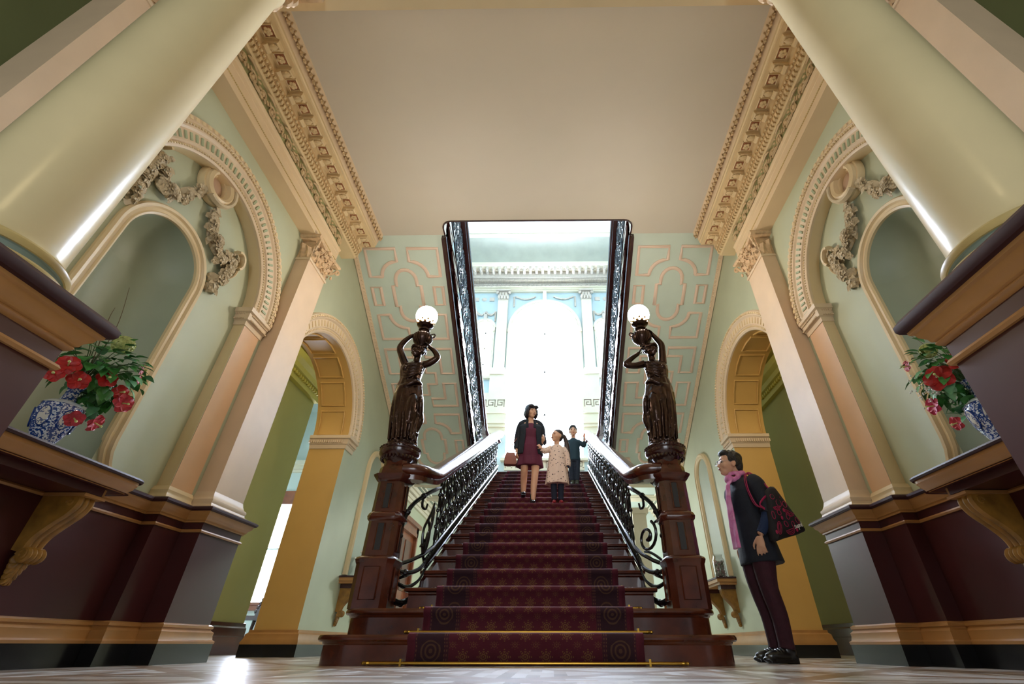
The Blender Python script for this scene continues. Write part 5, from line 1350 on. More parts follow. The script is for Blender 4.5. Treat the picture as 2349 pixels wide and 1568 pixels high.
# ---------------------------------------------------------------- woman standing by the right-hand newel
def woman_visitor():
    r = thing('person', (0, 0, 0), 'person in a dark coat and wine trousers standing at the right, looking up the stairs', 'person')
    # local frame: faces -y, her left is +x
    K = MB()
    P, Rm = head(K, (0, -.075, 1.475), 1.0, 0, .10)
    limb(K, [(0, .0, 1.30), (0, -.02, 1.37), (0, -.045, 1.44)], [.062, .050, .052])
    hrings(K, [(0, 0, .78, .150, .105), (0, 0, .88, .160, .115), (0, 0, 1.0, .135, .10), (0, -.01, 1.15, .155, .11), (0, 0, 1.25, .165, .10), (0, 0, 1.31, .11, .07)])
    for s_ in (-1, 1):
        limb(K, [(s_ * .085, 0, .80), (s_ * .085, -.02, .48), (s_ * .07, .01, .28), (s_ * .07, .02, .07)], [.082, .056, .050, .034])
        K.ell((s_ * .07, -.05, .04), (.036, .10, .03), 12, 8)
    limb(K, [(.165, .02, 1.27), (.205, .05, 1.04), (.215, .0, .93), (.205, -.06, .84)], [.050, .040, .034, .024])
    hand(K, (.205, -.065, .83), (-.02, -.12, -1), (-.6, .6, 0), .98, .55, side=-1)
    limb(K, [(-.165, .0, 1.27), (-.205, .04, 1.04), (-.215, .01, .93), (-.205, -.04, .84)], [.050, .040, .034, .024])
    hand(K, (-.205, -.04, .83), (.02, -.12, -1), (.6, .6, 0), .98, .55, side=1)
    body = voxel(build('body', K, SKIN, r), .0062, 2); body['label'] = 'bare face, neck and hands'
    eyes(P, Rm, 1.0, r, HAIRB)
    h = MB()
    for (x, y, z, a, b, c_) in ((0, .03, .055, .082, .088, .075), (0, .075, .0, .075, .055, .085), (0, .06, .07, .07, .075, .06), (0, -.035, .095, .062, .045, .035)): h.ell(P(x, y, z), (a, b, c_), 18, 12, rot=Rm)
    for s_ in (-1, 1): h.ell(P(s_ * .062, .035, .03), (.022, .055, .06), 12, 8, rot=Rm); h.ell(P(s_ * .066, -.015, .035), (.014, .018, .035), 10, 8, rot=Rm)
    random.seed(6)
    for i in range(110):
        d = V((random.gauss(0, 1), random.gauss(.5, 1), random.gauss(.6, .8))).normalized()
        if d.y < -.35 and d.z < .5: continue
        h.ell(P(d.x * .076, .03 + d.y * .088, .045 + d.z * .082), (.016, .016, .014), 6, 5)
    voxel(build('hair', h, HAIRB, r), .006, 1)
    # glasses
    gm = MB()
    for s_ in (-1, 1):
        gm.tube([P(s_ * .031 + .021 * math.cos(a), -.100, .0 + .015 * math.sin(a)) for a in [2 * PI * k / 16 for k in range(16)]], .0013, 5, closed=True); gm.tube([P(s_ * .052, -.098, .003), P(s_ * .074, -.05, .004), P(s_ * .078, .01, .002)], .0013, 5)
    gm.tube([P(-.010, -.102, .003), P(.010, -.102, .003)], .0013, 5); build('spectacles', gm, mat('thin_metal', '9a9aa0', .3, metal=.8), r)
    # coat with sleeves
    C = MB()
    def cf(i, a): return 1 + .012 * math.sin(a * 5 + i)
    hrings(C, [(0, .025, .655, .205, .155), (0, .02, .69, .203, .152), (0, .012, .80, .193, .138), (0, 0, .92, .175, .122), (0, -.005, 1.02, .160, .116), (0, -.005, 1.12, .170, .130), (0, .0, 1.22, .182, .125), (0, .005, 1.29, .165, .100), (0, .0, 1.335, .098, .080), (0, -.005, 1.36, .078, .070)], 28, cf)
    limb(C, [(.145, .01, 1.29), (.190, .03, 1.24), (.228, .055, 1.05), (.232, .03, .985)], [.060, .072, .062, .064], 16)
    limb(C, [(-.145, .01, 1.29), (-.190, .0, 1.24), (-.228, .05, 1.05), (-.232, .03, .985)], [.060, .072, .062, .064], 16)
    voxel(build('coat', C, NAVY, r), .008, 3)
    # navy undersleeve cuffs
    u = MB(); limb(u, [(.231, .035, 1.0), (.226, .0, .93), (.210, -.052, .85)], [.046, .042, .036], 12); u2 = MB(); limb(u2, [(-.231, .035, 1.0), (-.226, .0, .93), (-.210, -.035, .85)], [.046, .042, .036], 12); build('jumper_sleeve', u2, mat('dark_blue_knit', '15294d', .85, bump=.3, bscale=200), r)['label'] = 'dark blue sleeve below the far coat cuff'
    build('jumper_sleeve', u, mat('dark_blue_knit', '15294d', .85, bump=.3, bscale=200), r)['label'] = 'dark blue sleeve below the coat cuff'
    bt = mat('silver_button', 'b8b8bc', .25, metal=.9)
    for p in ((.298, .05, 1.045), (-.02, -.14, 1.20), (-.02, -.14, 1.10), (-.02, -.145, 1.0), (-.02, -.148, .90)): build('button', MB().ell(p, .0095, 10, 8), bt, r)
    # trousers
    T = MB()
    hrings(T, [(0, 0, .74, .150, .115), (0, 0, .84, .16, .12), (0, 0, .92, .14, .11)])
    for s_ in (-1, 1): limb(T, [(s_ * .082, .005, .80), (s_ * .080, -.015, .62), (s_ * .076, -.015, .47), (s_ * .072, .015, .30), (s_ * .070, .015, .13), (s_ * .070, .012, .085)], [.098, .086, .068, .062, .055, .060], 16)
    voxel(build('trousers', T, WINE, r), .008, 3)
    for s_ in (-1, 1):
        S = MB(); S.ell((s_ * .07, -.045, .048), (.044, .125, .038), 16, 10); S.ell((s_ * .07, .02, .075), (.043, .055, .06), 14, 10); S.box(s_ * .07 - .034, s_ * .07 + .034, .01, .068, .0, .05); S.ell((s_ * .07, -.13, .028), (.034, .06, .022), 12, 8)
        S.box(s_ * .07 - .036, s_ * .07 + .036, -.15, .02, .004, .018)
        for k in range(4): S.tube([(s_ * .07 - .034, -.075 + k * .022, .07 + k * .004), (s_ * .07, -.08 + k * .022, .088 + k * .004), (s_ * .07 + .034, -.075 + k * .022, .07 + k * .004)], .006, 6, sub=3)
        voxel(build('shoe', S, BLACKL, r), .0055, 1)
    # scarf hanging in front
    t = NT('pink_scarf'); vec = t.coord('Object'); n_ = t.noise(vec, 9, 3)
    t.link(t.ramp(n_, [(.3, lin('e7b7c9')), (.5, lin('cf6fa6')), (.7, lin('e3a0c8'))]), t.b.inputs['Base Color']); t.b.inputs['Roughness'].default_value = .8
    sc = MB(); sc.tube([(.075 * math.cos(a), -.035 + .072 * math.sin(a), 1.355 + .012 * math.sin(a * 2) + (-.02 if math.sin(a) < 0 else .015)) for a in [2 * PI * k / 18 for k in range(18)]], .024, 10, closed=True)
    sc.tube([(.07 * math.cos(a), -.03 + .068 * math.sin(a), 1.38) for a in [2 * PI * k / 18 for k in range(18)]], .018, 8, closed=True)
    R = []
    for i, (y, z, w_) in enumerate([(-.09, 1.34, .03), (-.150, 1.27, .04), (-.172, 1.15, .045), (-.178, 1.02, .048), (-.186, .90, .05), (-.19, .76, .052)]):
        ring = []
        for j in range(14):
            a = 2 * PI * j / 14; ring.append((.045 + w_ * math.cos(a), y + .015 * math.sin(a) + .007 * math.cos(a * 3 + i), z))
        R.append(ring)
    sc.rings(R); sc.ell((.03, -.12, 1.33), (.05, .035, .04), 12, 8)
    voxel(build('scarf', sc, t.mat, r), .006, 1)
    return r
wv_ = woman_visitor(); wv_.location = (1.86, 4.06, 0); wv_.rotation_euler = (0, 0, math.radians(-82))
def tote():
    """patterned shoulder bag; local frame of the woman."""
    r = thing('tote_bag', (0, 0, 0), 'black tote bag with magenta melon and lolly print hanging from the woman\'s shoulder', 'bag')
    t = NT('black_bag_fabric'); vec = t.coord('Object'); n_ = t.noise(vec, 14, 1)
    t.link(t.mix(t.noise(vec, 60, 2), lin('171016'), lin('0c090c')), t.b.inputs['Base Color']); t.b.inputs['Roughness'].default_value = .75
    # side faces +x (outer); bag plane in y-z, thickness in x
    out = [(.04, 1.165), (.10, 1.20), (.135, 1.20), (.225, 1.05), (.325, .885), (.335, .865), (.32, .855), (.24, .83), (.10, .80), (.005, .775), (-.01, .79), (-.005, .88), (.01, 1.02)]
    cx = .285; cen = V((cx, .14, .96)); R = []
    for k, x_ in ((.86, cx - .035), (1, cx - .02), (1, cx + .005), (.9, cx + .028), (.55, cx + .038), (.1, cx + .040)):
        R.append([(x_ - .03 * (y < 0), cen.y + (y - cen.y) * k, cen.z + (z - cen.z) * k) for y, z in out])
    bag = build('bag_body', MB().rings(R), t.mat, r, smooth=60)
    MAG = mat('magenta_print', 'a01447', .7); MAGL = mat('magenta_bright', 'a81c50', .6)
    pr = MB()
    def surf(y, z):
        k = max(abs((y - cen.y) / .19), abs((z - cen.z) / .20)); return cx + .0425 - .020 * min(1, k) ** 2
    def loop(pts, r_=.0028): pr.tube([(surf(y, z) + .001, y, z) for y, z in pts], r_, 5, closed=True)
    def ov(y, z, a, b, rot): return [(y + a * math.cos(t_) * math.cos(rot) - b * math.sin(t_) * math.sin(rot), z + a * math.cos(t_) * math.sin(rot) + b * math.sin(t_) * math.cos(rot)) for t_ in [2 * PI * k / 14 for k in range(14)]]
    for y, z, a, b, rot in ((.055, .87, .020, .048, -.2), (.055, .87, .009, .036, -.2), (.115, 1.06, .025, .030, 0), (.09, .985, .017, .02, .3), (.17, .96, .018, .026, -.3), (.12, 1.14, .026, .018, .4), (.20, .90, .014, .022, 0), (.07, 1.11, .02, .02, 0), (.255, .93, .016, .024, .5), (.13, .90, .016, .022, .6), (.03, .965, .014, .03, 0), (.17, 1.05, .02, .024, 0)): loop(ov(y, z, a, b, rot))
    for y, z, r_, rot in ((.155, .86, .045, .35), (.20, .995, .045, -.5), (.08, 1.03, .035, .2)):
        loop([(y + r_ * math.cos(rot - PI * k / 10), z + r_ * .8 * math.sin(rot - PI * k / 10)) for k in range(11)]); loop([(y + r_ * .75 * math.cos(rot - PI * k / 10), z + r_ * .6 * math.sin(rot - PI * k / 10)) for k in range(11)], .002)
        for q_ in range(4): yy, zz = y + r_ * .5 * math.cos(rot - PI * (q_ + 1) / 5), z + r_ * .35 * math.sin(rot - PI * (q_ + 1) / 5); pr.ell((surf(yy, zz), yy, zz), (.003, .004, .005), 6, 4)
    for y, z in ((.105, .945), (.145, 1.005), (.225, .86), (.02, .84), (.14, 1.10)): pr.ell((surf(y, z), y, z), (.003, .012, .016), 8, 5)
    build('printed_pattern', pr, MAG, bag)
    # lettering "supré" in flowing script strokes
    w_ = MB()
    def st(pts):
        y0, z0 = .205, .868; sc_ = .030; ang = .22
        q_ = [(surf(y0 + (a * math.cos(ang) - b * math.sin(ang)) * sc_, z0 + (a * math.sin(ang) + b * math.cos(ang)) * sc_) + .004, y0 + (a * math.cos(ang) - b * math.sin(ang)) * sc_, z0 + (a * math.sin(ang) + b * math.cos(ang)) * sc_) for a, b in pts]
        w_.tube(q_, .0022, 6, sub=4)
    st([(.55, .62), (.35, .72), (.15, .55), (.4, .32), (.5, .12), (.25, 0), (0, .12)])                     # s
    st([(.75, .62), (.78, .2), (.95, 0), (1.15, .12), (1.25, .62), (1.28, .1), (1.4, 0)])                  # u
    st([(1.55, .62), (1.50, -.1), (1.45, -.6)]); st([(1.53, .45), (1.8, .68), (2.0, .4), (1.85, .02), (1.55, .1)])   # p
    st([(2.2, .62), (2.22, .0)]); st([(2.22, .35), (2.4, .64), (2.6, .60)])                               # r
    st([(2.75, .3), (3.05, .38), (3.1, .6), (2.9, .66), (2.72, .35), (2.85, .02), (3.25, .12)]); st([(2.98, .85), (3.2, 1.1)])      # e acute
    build('lettering', w_, mat('white_lettering', 'f1ece6', .6), bag)['label'] = 'white script word on the lower corner'
    hd = MB()
    for dx in (0, -.05):
        hd.tube([(cx - .01 + dx * .4, .09, 1.19), (.24 + dx, .055, 1.26), (.175 + dx * .6, .01, 1.345), (.16 + dx * .6, -.03, 1.33), (.205 + dx * .4, -.075, 1.20), (.24 + dx * .4, -.06, 1.07), (cx - .03, .0, 1.03)], .0065, 6, sub=4, flat=.5)
    build('strap', hd, MAGL, r)
    build('strap_fold', MB().tube([(cx, -.015, 1.02), (cx + .01, -.06, 1.05), (cx + .008, -.02, 1.09), (cx, .03, 1.12)], .010, 6, sub=4, flat=.4), MAGL, r)
    return r
tb = tote(); tb.location = (1.86, 4.06, 0); tb.rotation_euler = (0, 0, math.radians(-82)); tb.scale = (1, .84, 1)

# ---------------------------------------------------------------- family coming down the stairs
def woman_stairs():
    r = thing('person', (0, 0, 0), 'person in dark blazer and wine dress coming down the stairs beside a child', 'person')
    K = MB(); P, Rm = head(K, (.0, -.05, 1.515), 1.08, math.radians(30), -.12)
    limb(K, [(0, .02, 1.31), (0, -.005, 1.39), (0, -.02, 1.46)], [.062, .052, .052])
    hrings(K, [(0, 0, .80, .155, .11), (0, 0, .92, .165, .115), (0, 0, 1.06, .125, .09), (0, 0, 1.2, .15, .10), (0, .01, 1.31, .155, .085), (0, .01, 1.36, .08, .06)])
    # forward (lower) foot on her left, rear foot one step up
    limb(K, [(.085, 0, .84), (.08, -.03, .50), (.065, -.02, .30), (.055, -.02, .08)], [.088, .056, .050, .034])
    limb(K, [(-.085, 0, .84), (-.085, -.01, .58), (-.085, .10, .40), (-.085, .15, .24)], [.088, .058, .050, .034])
    limb(K, [(.165, .01, 1.30), (.215, .03, 1.06), (.20, -.08, .97), (.19, -.16, 1.06)], [.046, .036, .030, .022]); hand(K, (.19, -.165, 1.06), (.1, -.4, -.5), (-.5, .3, 0), .9, .6, side=1)
    limb(K, [(-.165, .01, 1.30), (-.215, .04, 1.05), (-.21, .0, .84)], [.046, .036, .024]); hand(K, (-.21, -.0, .83), (0, -.1, -1), (.6, .4, 0), .9, .7, side=1)
    voxel(build('body', K, SKIN, r), .008, 2)['label'] = 'bare legs, hands and face'
    eyes(P, Rm, 1.08, r, HAIRB)
    h = MB()
    for (x, y, z, a, b, c_) in ((0, .02, .04, .100, .108, .092), (0, .055, -.03, .098, .070, .098)): h.ell(P(x, y, z), (a, b, c_), 18, 12, rot=Rm)
    for s_ in (-1, 1): h.ell(P(s_ * .082, -.010, -.025), (.026, .060, .090), 12, 8, rot=Rm); h.ell(P(s_ * .04, -.065, .068), (.052, .036, .034), 12, 8, rot=Rm)
    voxel(build('hair', h, mat('dark_bob_hair', '241b26', .4, var=.3, nscale=40), r), .007, 2)
    D = MB(); hrings(D, [(0, .03, .60, .215, .165), (0, .025, .63, .210, .162), (0, .02, .75, .185, .14), (0, 0, .92, .170, .122), (0, 0, 1.06, .135, .10), (0, -.01, 1.18, .155, .112), (0, 0, 1.27, .14, .095), (0, .0, 1.33, .07, .06)], 36, lambda i, a: 1 + (.06 if i < 3 else .01) * math.sin(a * 9 + i * .3))
    voxel(build('dress', D, mat('wine_dress', '5b1330', .8, var=.12), r), .009, 2)
    B_ = MB()
    for s_ in (-1, 1):
        limb(B_, [(s_ * .08, .02, 1.335), (s_ * .165, .02, 1.285), (s_ * .212, .035, 1.07)] + ([(.215, -.07, .98), (.20, -.13, 1.04)] if s_ > 0 else [(-.225, .01, .88)]), [.042, .058, .050, .044, .038] if s_ > 0 else [.042, .058, .050, .040], 14)
        R = []
        for z, xi, xo, f_, bk in ((.78, .12, .20, -.11, .17), (.95, .10, .185, -.115, .15), (1.10, .085, .165, -.115, .125), (1.25, .075, .175, -.10, .115), (1.33, .05, .10, -.05, .08)):
            R.append([(s_ * xi, f_, z), (s_ * xo, f_ * .6, z), (s_ * (xo + .01), .02, z), (s_ * xo, bk * .8, z), (s_ * xi * .3, bk, z), (0, bk, z), (0, bk - .03, z), (s_ * xi * .9, bk - .06, z), (s_ * (xo - .03), .02, z), (s_ * xi * .95, f_ + .03, z)])
        B_.rings(R)
    B_.tube([(-.05, -.105, 1.20), (-.062, -.075, 1.30), (-.055, -.02, 1.365), (-.03, .035, 1.385), (.03, .035, 1.385), (.055, -.02, 1.365), (.062, -.075, 1.30), (.05, -.105, 1.20)], [.016, .022, .024, .024, .024, .024, .022, .016], 10, sub=4)
    for s_ in (-1, 1): B_.tube([(s_ * .05, .01, 1.355), (s_ * .11, .012, 1.335), (s_ * .165, .018, 1.29)], [.050, .060, .064], 12, sub=3)
    voxel(build('blazer', B_, mat('blue_black_blazer', '10151f', .8, var=.1), r), .010, 2)
    for (x, y, z) in ((.055, -.02, 0), (-.085, .15, .165)):
        S = MB(); S.ell((x, y - .05, z + .035), (.040, .10, .032), 14, 8); S.ell((x, y + .01, z + .06), (.038, .045, .05), 12, 8); limb(S, [(x, y + .012, z + .05), (x, y + .01, z + .17)], [.040, .046], 12); S.box(x - .03, x + .03, y + .0, y + .05, z, z + .04); S.box(x - .035, x + .035, y - .13, y + .02, z + .001, z + .014)
        voxel(build('ankle_boot', S, BLACKL, r), .007, 1)
    return r
ws = woman_stairs(); ws.location = (-.16, 6.93, 11 * RZ + .014); ws.rotation_euler = (0, 0, math.radians(6))
hb = thing('handbag', (0, 0, 0), 'tan leather shoulder bag at the hip of the person in the wine dress', 'handbag')
TAN = mat('tan_leather', '8a4a38', .5, var=.12)
R = [[(-.36 + a * w_, .0 + b * d_, z) for a, b in ((-1, -1), (1, -1), (1, 1), (-1, 1))] for z, w_, d_ in ((.66, .085, .05), (.68, .10, .055), (.80, .085, .045), (.86, .06, .02), (.865, .055, .015))]
b_ = build('bag_body', MB().rings(R), TAN, hb); bv = b_.modifiers.new('round', 'BEVEL'); bv.width = .012; bv.segments = 3
build('strap', MB().tube([(-.42, 0, .84), (-.33, -.02, 1.0), (-.21, .02, 1.22), (-.165, .04, 1.37), (-.19, .10, 1.2), (-.30, .05, .84)], .007, 6, sub=4), TAN, hb)
hb.location = ws.location + V((.05, 0, -.05)); hb.rotation_euler = ws.rotation_euler

def girl():
    r = thing('person', (0, 0, 0), 'ponytailed child in a cream coat with small dark marks, on the stairs', 'person')
    K = MB(); P, Rm = head(K, (0, -.02, 1.065), 1.0, math.radians(-52), .10)
    limb(K, [(0, .02, .88), (0, .0, .94), (0, -.01, 1.01)], [.050, .042, .044])
    hrings(K, [(0, 0, .52, .10, .08), (0, 0, .62, .11, .085), (0, 0, .78, .11, .08), (0, 0, .88, .11, .065), (0, 0, .92, .05, .045)])
    for s_ in (-1, 1): limb(K, [(s_ * .06, 0, .56), (s_ * .055, -.01, .32), (s_ * .05, 0, .07)], [.060, .042, .028])
    limb(K, [(-.11, 0, .87), (-.19, -.05, .80), (-.24, -.08, .84)], [.034, .028, .018]); hand(K, (-.24, -.08, .84), (-.7, -.1, .6), (0, 1, 0), .65, .5, side=1)
    limb(K, [(.11, 0, .87), (.15, .02, .68), (.155, .0, .56)], [.034, .028, .018]); hand(K, (.155, 0, .555), (0, -.1, -1), (-.6, .4, 0), .65, .6, side=-1)
    voxel(build('body', K, SKIN, r), .007, 2)['label'] = 'bare face and hands'
    eyes(P, Rm, 1.0, r, HAIRB)
    h = MB()
    for (x, y, z, a, b, c_) in ((0, .025, .05, .080, .088, .070), (0, .06, .0, .072, .05, .07)): h.ell(P(x, y, z), (a * 1.04, b * 1.04, c_ * 1.04), 18, 12, rot=Rm)
    a0 = P(0, .10, .04); limb(h, [a0, a0 + V((.05, .04, .0)), a0 + V((.09, .05, -.14)), a0 + V((.11, .06, -.30)), a0 + V((.13, .05, -.42))], [.026, .034, .038, .030, .008], 12)
    voxel(build('hair', h, mat('brown_hair', '33211c', .45, var=.3, nscale=40), r), .006, 2)
    t = NT('cream_printed_coat'); vec = t.coord('Object', (1, 1, 1))
    vr = t.new('ShaderNodeTexVoronoi'); vr.inputs['Scale'].default_value = 26; t.link(vec, vr.inputs['Vector'])
    nz = t.noise(vec, 70, 1)
    f = t.m('LESS_THAN', t.m('ADD', vr.outputs['Distance'], t.m('MULTIPLY', nz, .55)), .49)
    t.link(t.mix(f, lin('dcc0ae'), lin('3d3036')), t.b.inputs['Base Color']); t.b.inputs['Roughness'].default_value = .8
    C = MB(); hrings(C, [(.0, .01, .30, .180, .145), (0, .01, .33, .178, .142), (0, .005, .50, .158, .122), (0, 0, .66, .138, .105), (0, 0, .80, .128, .092), (0, 0, .88, .105, .075), (0, 0, .925, .055, .050)], 32, lambda i, a: 1 + (.07 if i < 3 else .012) * math.sin(a * 7 + i * .4))
    limb(C, [(-.09, 0, .88), (-.14, -.02, .84), (-.20, -.06, .80), (-.24, -.08, .83)], [.042, .048, .046, .036], 14); limb(C, [(.09, 0, .88), (.14, .01, .80), (.165, .015, .66), (.165, .0, .58)], [.042, .050, .052, .044], 14)
    voxel(build('coat', C, t.mat, r), .008, 2)
    g_ = MB()
    for s_ in (-1, 1): limb(g_, [(s_ * .058, 0, .50), (s_ * .055, -.01, .30), (s_ * .05, 0, .12), (s_ * .05, 0, .07)], [.060, .048, .042, .040], 14)
    voxel(build('leggings', g_, mat('navy_leggings', '131a30', .85), r), .008, 1)
    build('cuff', MB().tube([(.165, 0, .585), (.160, -.002, .565)], [.030, .028], 12), mat('navy_leggings', '131a30'), r)
    for s_ in (-1, 1):
        S = MB(); S.ell((s_ * .055, -.035, .028), (.032, .075, .028), 14, 8); S.ell((s_ * .05, .0, .045), (.030, .035, .035), 12, 8)
        voxel(build('shoe', S, mat('red_shoe', 'a8232e', .4, coat=.4), r), .006, 1)
    return r
gl_ = girl(); gl_.location = (.265, 6.86, 11 * RZ + .014); gl_.rotation_euler = (0, 0, math.radians(3))
def boy():
    r = thing('person', (0, 0, 0), 'small child in dark clothes on the stairs, one hand raised to the rail', 'person')
    K = MB(); P, Rm = head(K, (0, -.02, 1.04), .98, math.radians(4), 0)
    limb(K, [(0, .02, .86), (0, .0, .92), (0, -.01, .98)], [.048, .040, .042])
    hrings(K, [(0, 0, .50, .09, .075), (0, 0, .62, .10, .08), (0, 0, .78, .105, .075), (0, 0, .86, .10, .06), (0, 0, .90, .05, .045)])
    for s_ in (-1, 1): limb(K, [(s_ * .055, 0, .54), (s_ * .052, -.02, .30), (s_ * .04, 0, .07)], [.058, .042, .028])
    limb(K, [(.105, 0, .85), (.19, 0, .76), (.215, -.04, .90)], [.034, .028, .018]); hand(K, (.215, -.04, .90), (.0, 0, 1), (.2, -1, 0), .62, .25, side=-1)
    limb(K, [(-.105, 0, .85), (-.15, .02, .68), (-.13, -.04, .55)], [.034, .028, .018]); hand(K, (-.13, -.04, .545), (0, -.1, -1), (.6, .4, 0), .62, .6, side=1)
    voxel(build('body', K, SKIN, r), .008, 2)['label'] = 'bare face and hands'
    eyes(P, Rm, .98, r, HAIRB)
    h = MB()
    for (x, y, z, a, b, c_) in ((0, .02, .05, .082, .088, .070), (0, .055, .0, .072, .05, .065), (0, -.045, .085, .06, .03, .03)): h.ell(P(x, y, z), (a * 1.04, b * 1.04, c_ * 1.04), 16, 10, rot=Rm)
    voxel(build('hair', h, HAIRB, r), .007, 2)
    C = MB(); hrings(C, [(0, 0, .46, .115, .09), (0, 0, .55, .118, .095), (0, 0, .70, .120, .09), (0, 0, .82, .120, .08), (0, 0, .87, .095, .065), (0, 0, .90, .05, .045)], 20)
    limb(C, [(.08, 0, .85), (.13, 0, .81), (.195, 0, .755), (.212, -.03, .83)], [.040, .045, .042, .034], 12); limb(C, [(-.08, 0, .85), (-.13, .01, .80), (-.155, .02, .68), (-.138, -.03, .58)], [.040, .046, .042, .034], 12)
    voxel(build('jumper', C, mat('teal_black_jumper', '15323c', .8), r), .009, 1)
    g_ = MB(); hrings(g_, [(0, 0, .44, .10, .08), (0, 0, .54, .105, .085)])
    for s_ in (-1, 1): limb(g_, [(s_ * .055, 0, .50), (s_ * .052, -.015, .30), (s_ * .042, 0, .10)], [.066, .052, .044], 12)
    voxel(build('trousers', g_, mat('slate_trousers', '1d2a3a', .8, var=.3, nscale=60), r), .009, 1)
    for s_ in (-1, 1):
        S = MB(); S.ell((s_ * .045, -.03, .03), (.032, .070, .03), 14, 8); limb(S, [(s_ * .042, .0, .04), (s_ * .042, 0, .14)], [.034, .040], 12); voxel(build('boot', S, mat('olive_boot', '3b4230', .6), r), .007, 1)
    return r
by = boy(); by.location = (.60, 8.18, 15 * RZ + .014); by.rotation_euler = (0, 0, math.radians(-4))

# ---------------------------------------------------------------- bronze lamp bearers
GLOBE = emit('lit_opal_globe', 'ffefdc', 34.0)
def statue(s):
    nm = 'left' if s < 0 else 'right'
    z0 = 2 * RZ + 1.275
    r = thing('lamp_statue', (0, 0, 0), ('bronze woman on the left newel lifting an urn with a glowing globe' if s < 0 else 'bronze woman on the right newel lifting an urn with a glowing globe'), 'statue', 'bronze lamp bearers')
    # local: m = +1 mirrors the pose; x to the right of the picture
    m = 1 if s < 0 else -1
    def X(x, y, z): return V((m * x, y, z))
    K = MB(); sc = .72
    P, Rm = head(K, X(-.012, -.02, 1.045), .72, math.radians(-35) * m, -.15)
    limb(K, [X(-.02, .02, .90), X(-.02, .005, .96), X(-.012, .0, 1.02)], [.038, .030, .030])
    def hr(R): hrings(K, [(m * a[0],) + tuple(a[1:]) for a in R], 18)
    hr([(-.03, 0, .50, .095, .075), (-.035, 0, .60, .100, .080), (-.045, 0, .70, .075, .060), (-.045, -.005, .80, .090, .072), (-.035, 0, .88, .100, .060), (-.025, .01, .92, .055, .04)])
    K.ell(X(-.085, -.062, .81), (.032, .03, .032), 12, 8); K.ell(X(-.005, -.062, .815), (.032, .03, .032), 12, 8)
    ul, ur = X(-.11, 0, .89), X(.055, 0, .89)
    if s < 0:
        limb(K, [ul, X(-.150, -.02, .98), X(-.185, -.03, 1.08), X(-.15, -.03, 1.17), X(-.095, -.03, 1.235)], [.038, .034, .030, .026, .019]); hand(K, X(-.095, -.03, 1.235), X(.8, 0, .35), X(0, 0, -1), .62, .5, side=1)
        limb(K, [ur, X(.11, -.01, .91), X(.170, -.02, .965), X(.14, -.02, 1.04), X(.080, -.02, 1.10)], [.038, .034, .030, .026, .019]); hand(K, X(.085, -.02, 1.10), X(-.5, 0, .7), X(-1, 0, 0), .62, .4, side=1)
    else:
        limb(K, [ul, X(-.120, -.01, 1.02), X(-.12, -.02, 1.11), X(-.085, -.02, 1.18), X(-.05, -.02, 1.245)], [.038, .034, .030, .026, .019]); hand(K, X(-.055, -.02, 1.25), X(.6, -.1, .5), X(.6, 0, -.7), .62, .4, side=1)
        limb(K, [ur, X(.14, -.01, .86), X(.225, -.02, .87), X(.17, -.02, .94), X(.10, -.02, 1.0)], [.038, .034, .030, .026, .019]); hand(K, X(.10, -.02, 1.0), X(-.4, 0, .8), X(-1, 0, 0), .62, .4, side=1)
    # legs under the robe and feet
    limb(K, [X(-.07, 0, .52), X(-.06, .0, .3), X(-.05, .0, .05)], [.06, .045, .028]); limb(K, [X(.02, -.01, .52), X(.045, -.06, .32), X(.03, -.0, .06)], [.06, .046, .028])
    for px in (-.05, .045): K.ell(X(px, -.045, .028), (.025, .055, .022), 12, 8)
    voxel(build('body', K, BRONZE, r), .0058, 1)
    # drapery: long robe with deep folds, bodice, trailing hem
    def fold(i, a):
        return 1 + (.085 if i < 5 else .045 if i < 7 else .03) * math.sin(a * (9 if i < 6 else 13) + i * .55) + .03 * math.sin(a * 4 - i * .7)
    D = MB()
    Rr = [(-.01, .01, .03, .115, .085), (-.015, .01, .10, .108, .085), (-.02, .005, .20, .110, .088), (-.025, 0, .32, .122, .095), (-.03, 0, .44, .125, .095), (-.035, 0, .55, .122, .092), (-.04, 0, .64, .108, .082), (-.045, 0, .72, .088, .070), (-.045, -.005, .80, .100, .080), (-.04, 0, .865, .108, .068), (-.03, .01, .905, .07, .045)]
    hrings(D, [(m * a[0],) + a[1:] for a in Rr], 48, fold)
    # knee pushing the cloth forward and the flowing edge on the stair side
    D.ell(X(.035, -.075, .36), (.050, .045, .16), 14, 10)
    for k in range(4):
        D.tube([X(.05 + .01 * k, .0, .62 - .03 * k), X(.075 + .012 * k, -.01 - .02 * k, .42), X(.115 - .006 * k, -.01, .28), X(.085 - .02 * k, 0, .16), X(.11 - .02 * k, -.02, .12)], [.018, .022, .026, .024, .012], 8, sub=4)
    for k in range(7):
        a = -2.6 + k * .42; D.tube([X(-.04 + .10 * math.cos(a), .075 * math.sin(a), .60), X(-.03 + .125 * math.cos(a + .08), .095 * math.sin(a), .38), X(-.02 + .118 * math.cos(a + .2), .088 * math.sin(a + .1), .06)], [.008, .014, .012], 8, sub=4)
    for k in range(5): D.tube([X(-.12, -.03, .87 - .035 * k), X(-.05, -.082, .83 - .035 * k), X(.03, -.075, .86 - .03 * k), X(.06, -.03, .89 - .03 * k)], .010, 6, sub=4)
    D.tube([X(-.13, -.02, .63), X(-.05, -.085, .60), X(.04, -.08, .645), X(.065, 0, .66)], [.016, .024, .022, .014], 8, sub=4)
    voxel(build('robe', D, BRONZE, r), .0065, 1)
    h = MB()
    for (x, y, z, a, b, c_) in ((0, .012, .030, .086, .095, .076), (0, .085, .01, .045, .045, .045)): h.ell(P(x, y, z), (a * .66, b * .66, c_ * .66), 14, 10, rot=Rm)
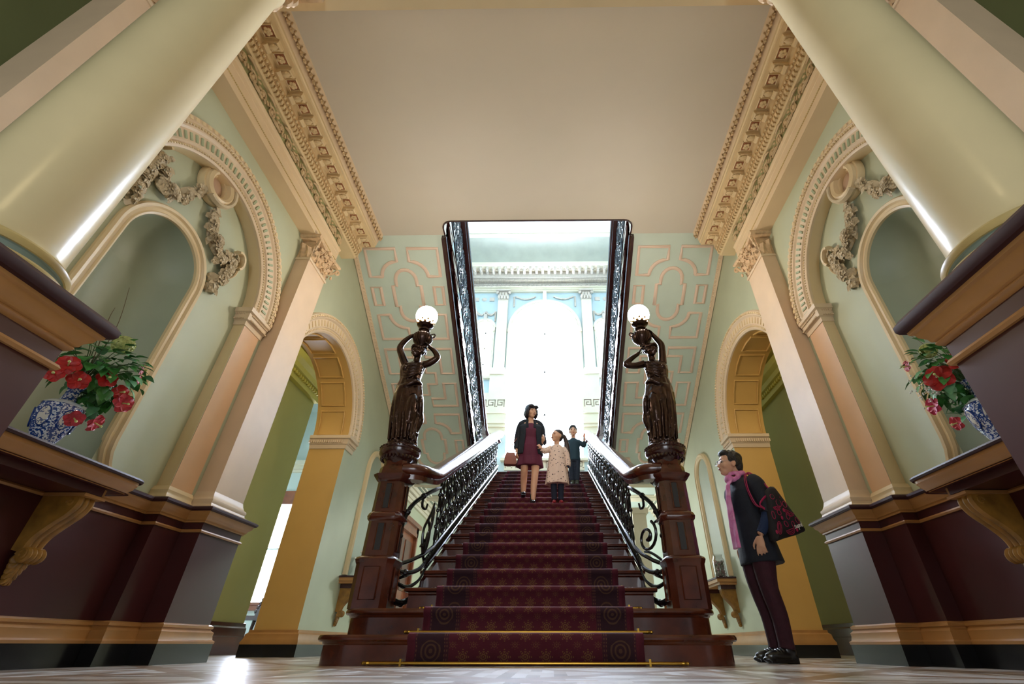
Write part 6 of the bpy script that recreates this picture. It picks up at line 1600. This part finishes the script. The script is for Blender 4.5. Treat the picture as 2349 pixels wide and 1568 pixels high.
    for i in range(22):
        a = 2 * PI * i / 22; h.ell(P(.080 * math.cos(a), .01 + .088 * math.sin(a), .045 + .02 * math.sin(3 * a)), .013, 6, 5)
    build('hair', h, BRONZE, r)
    ux = .0 if s < 0 else .045
    uc = X(ux, .0, 0)
    U = MB().lathe([(.0, 1.105), (.03, 1.11), (.034, 1.125), (.05, 1.14), (.078, 1.175), (.088, 1.215), (.084, 1.25), (.070, 1.268), (.062, 1.272)], (uc.x, 0, 0), 32)
    for i in range(20):
        a = 2 * PI * i / 20; U.tube([V((uc.x + rr * math.cos(a), rr * math.sin(a), zz)) for rr, zz in ((.045, 1.135), (.079, 1.175), (.089, 1.215), (.085, 1.25))], .005, 5)
    for sg in (-1, 1): U.tube([V((uc.x + sg * .072, 0, 1.265)), V((uc.x + sg * .105, 0, 1.275)), V((uc.x + sg * .112, 0, 1.24)), V((uc.x + sg * .088, 0, 1.225))], .007, 6, sub=4)
    build('urn', U, BRONZE, r)
    build('lamp_collar', MB().lathe([(.05, 1.268), (.052, 1.285), (.038, 1.295), (.038, 1.31), (.052, 1.318), (.054, 1.33), (.03, 1.34), (.03, 1.36), (.075, 1.385), (.078, 1.39), (.05, 1.395), (0, 1.39)], (uc.x, 0, 0), 24), BRONZE, r)
    build('lamp_globe', MB().ell((uc.x, 0, 1.515), (.104, .104, .116), 32, 20), GLOBE, r)
    gr = MB()
    for i in range(9):
        a = 2 * PI * i / 9; gr.ell((uc.x + .066 * math.cos(a), .066 * math.sin(a), 1.408), .0155, 10, 8)
        gr.ell((uc.x + .078 * math.cos(a + .35), .078 * math.sin(a + .35), 1.432), .0125, 8, 6)
    build('beaded_gallery', gr, mat('polished_brass_beads', 'c9a878', .18, metal=.9), r)
    build('foot_plate', MB().lathe([(0, 0), (.115, 0), (.118, .012), (.108, .022), (0, .024)], (0, 0, 0), 32), BRONZE, r)
    r.location = (s * NX + (.012 if s < 0 else -.012), NY, z0); r.scale = (1.13, 1.13, 1.0)
    return r
for s in (-1, 1): statue(s)
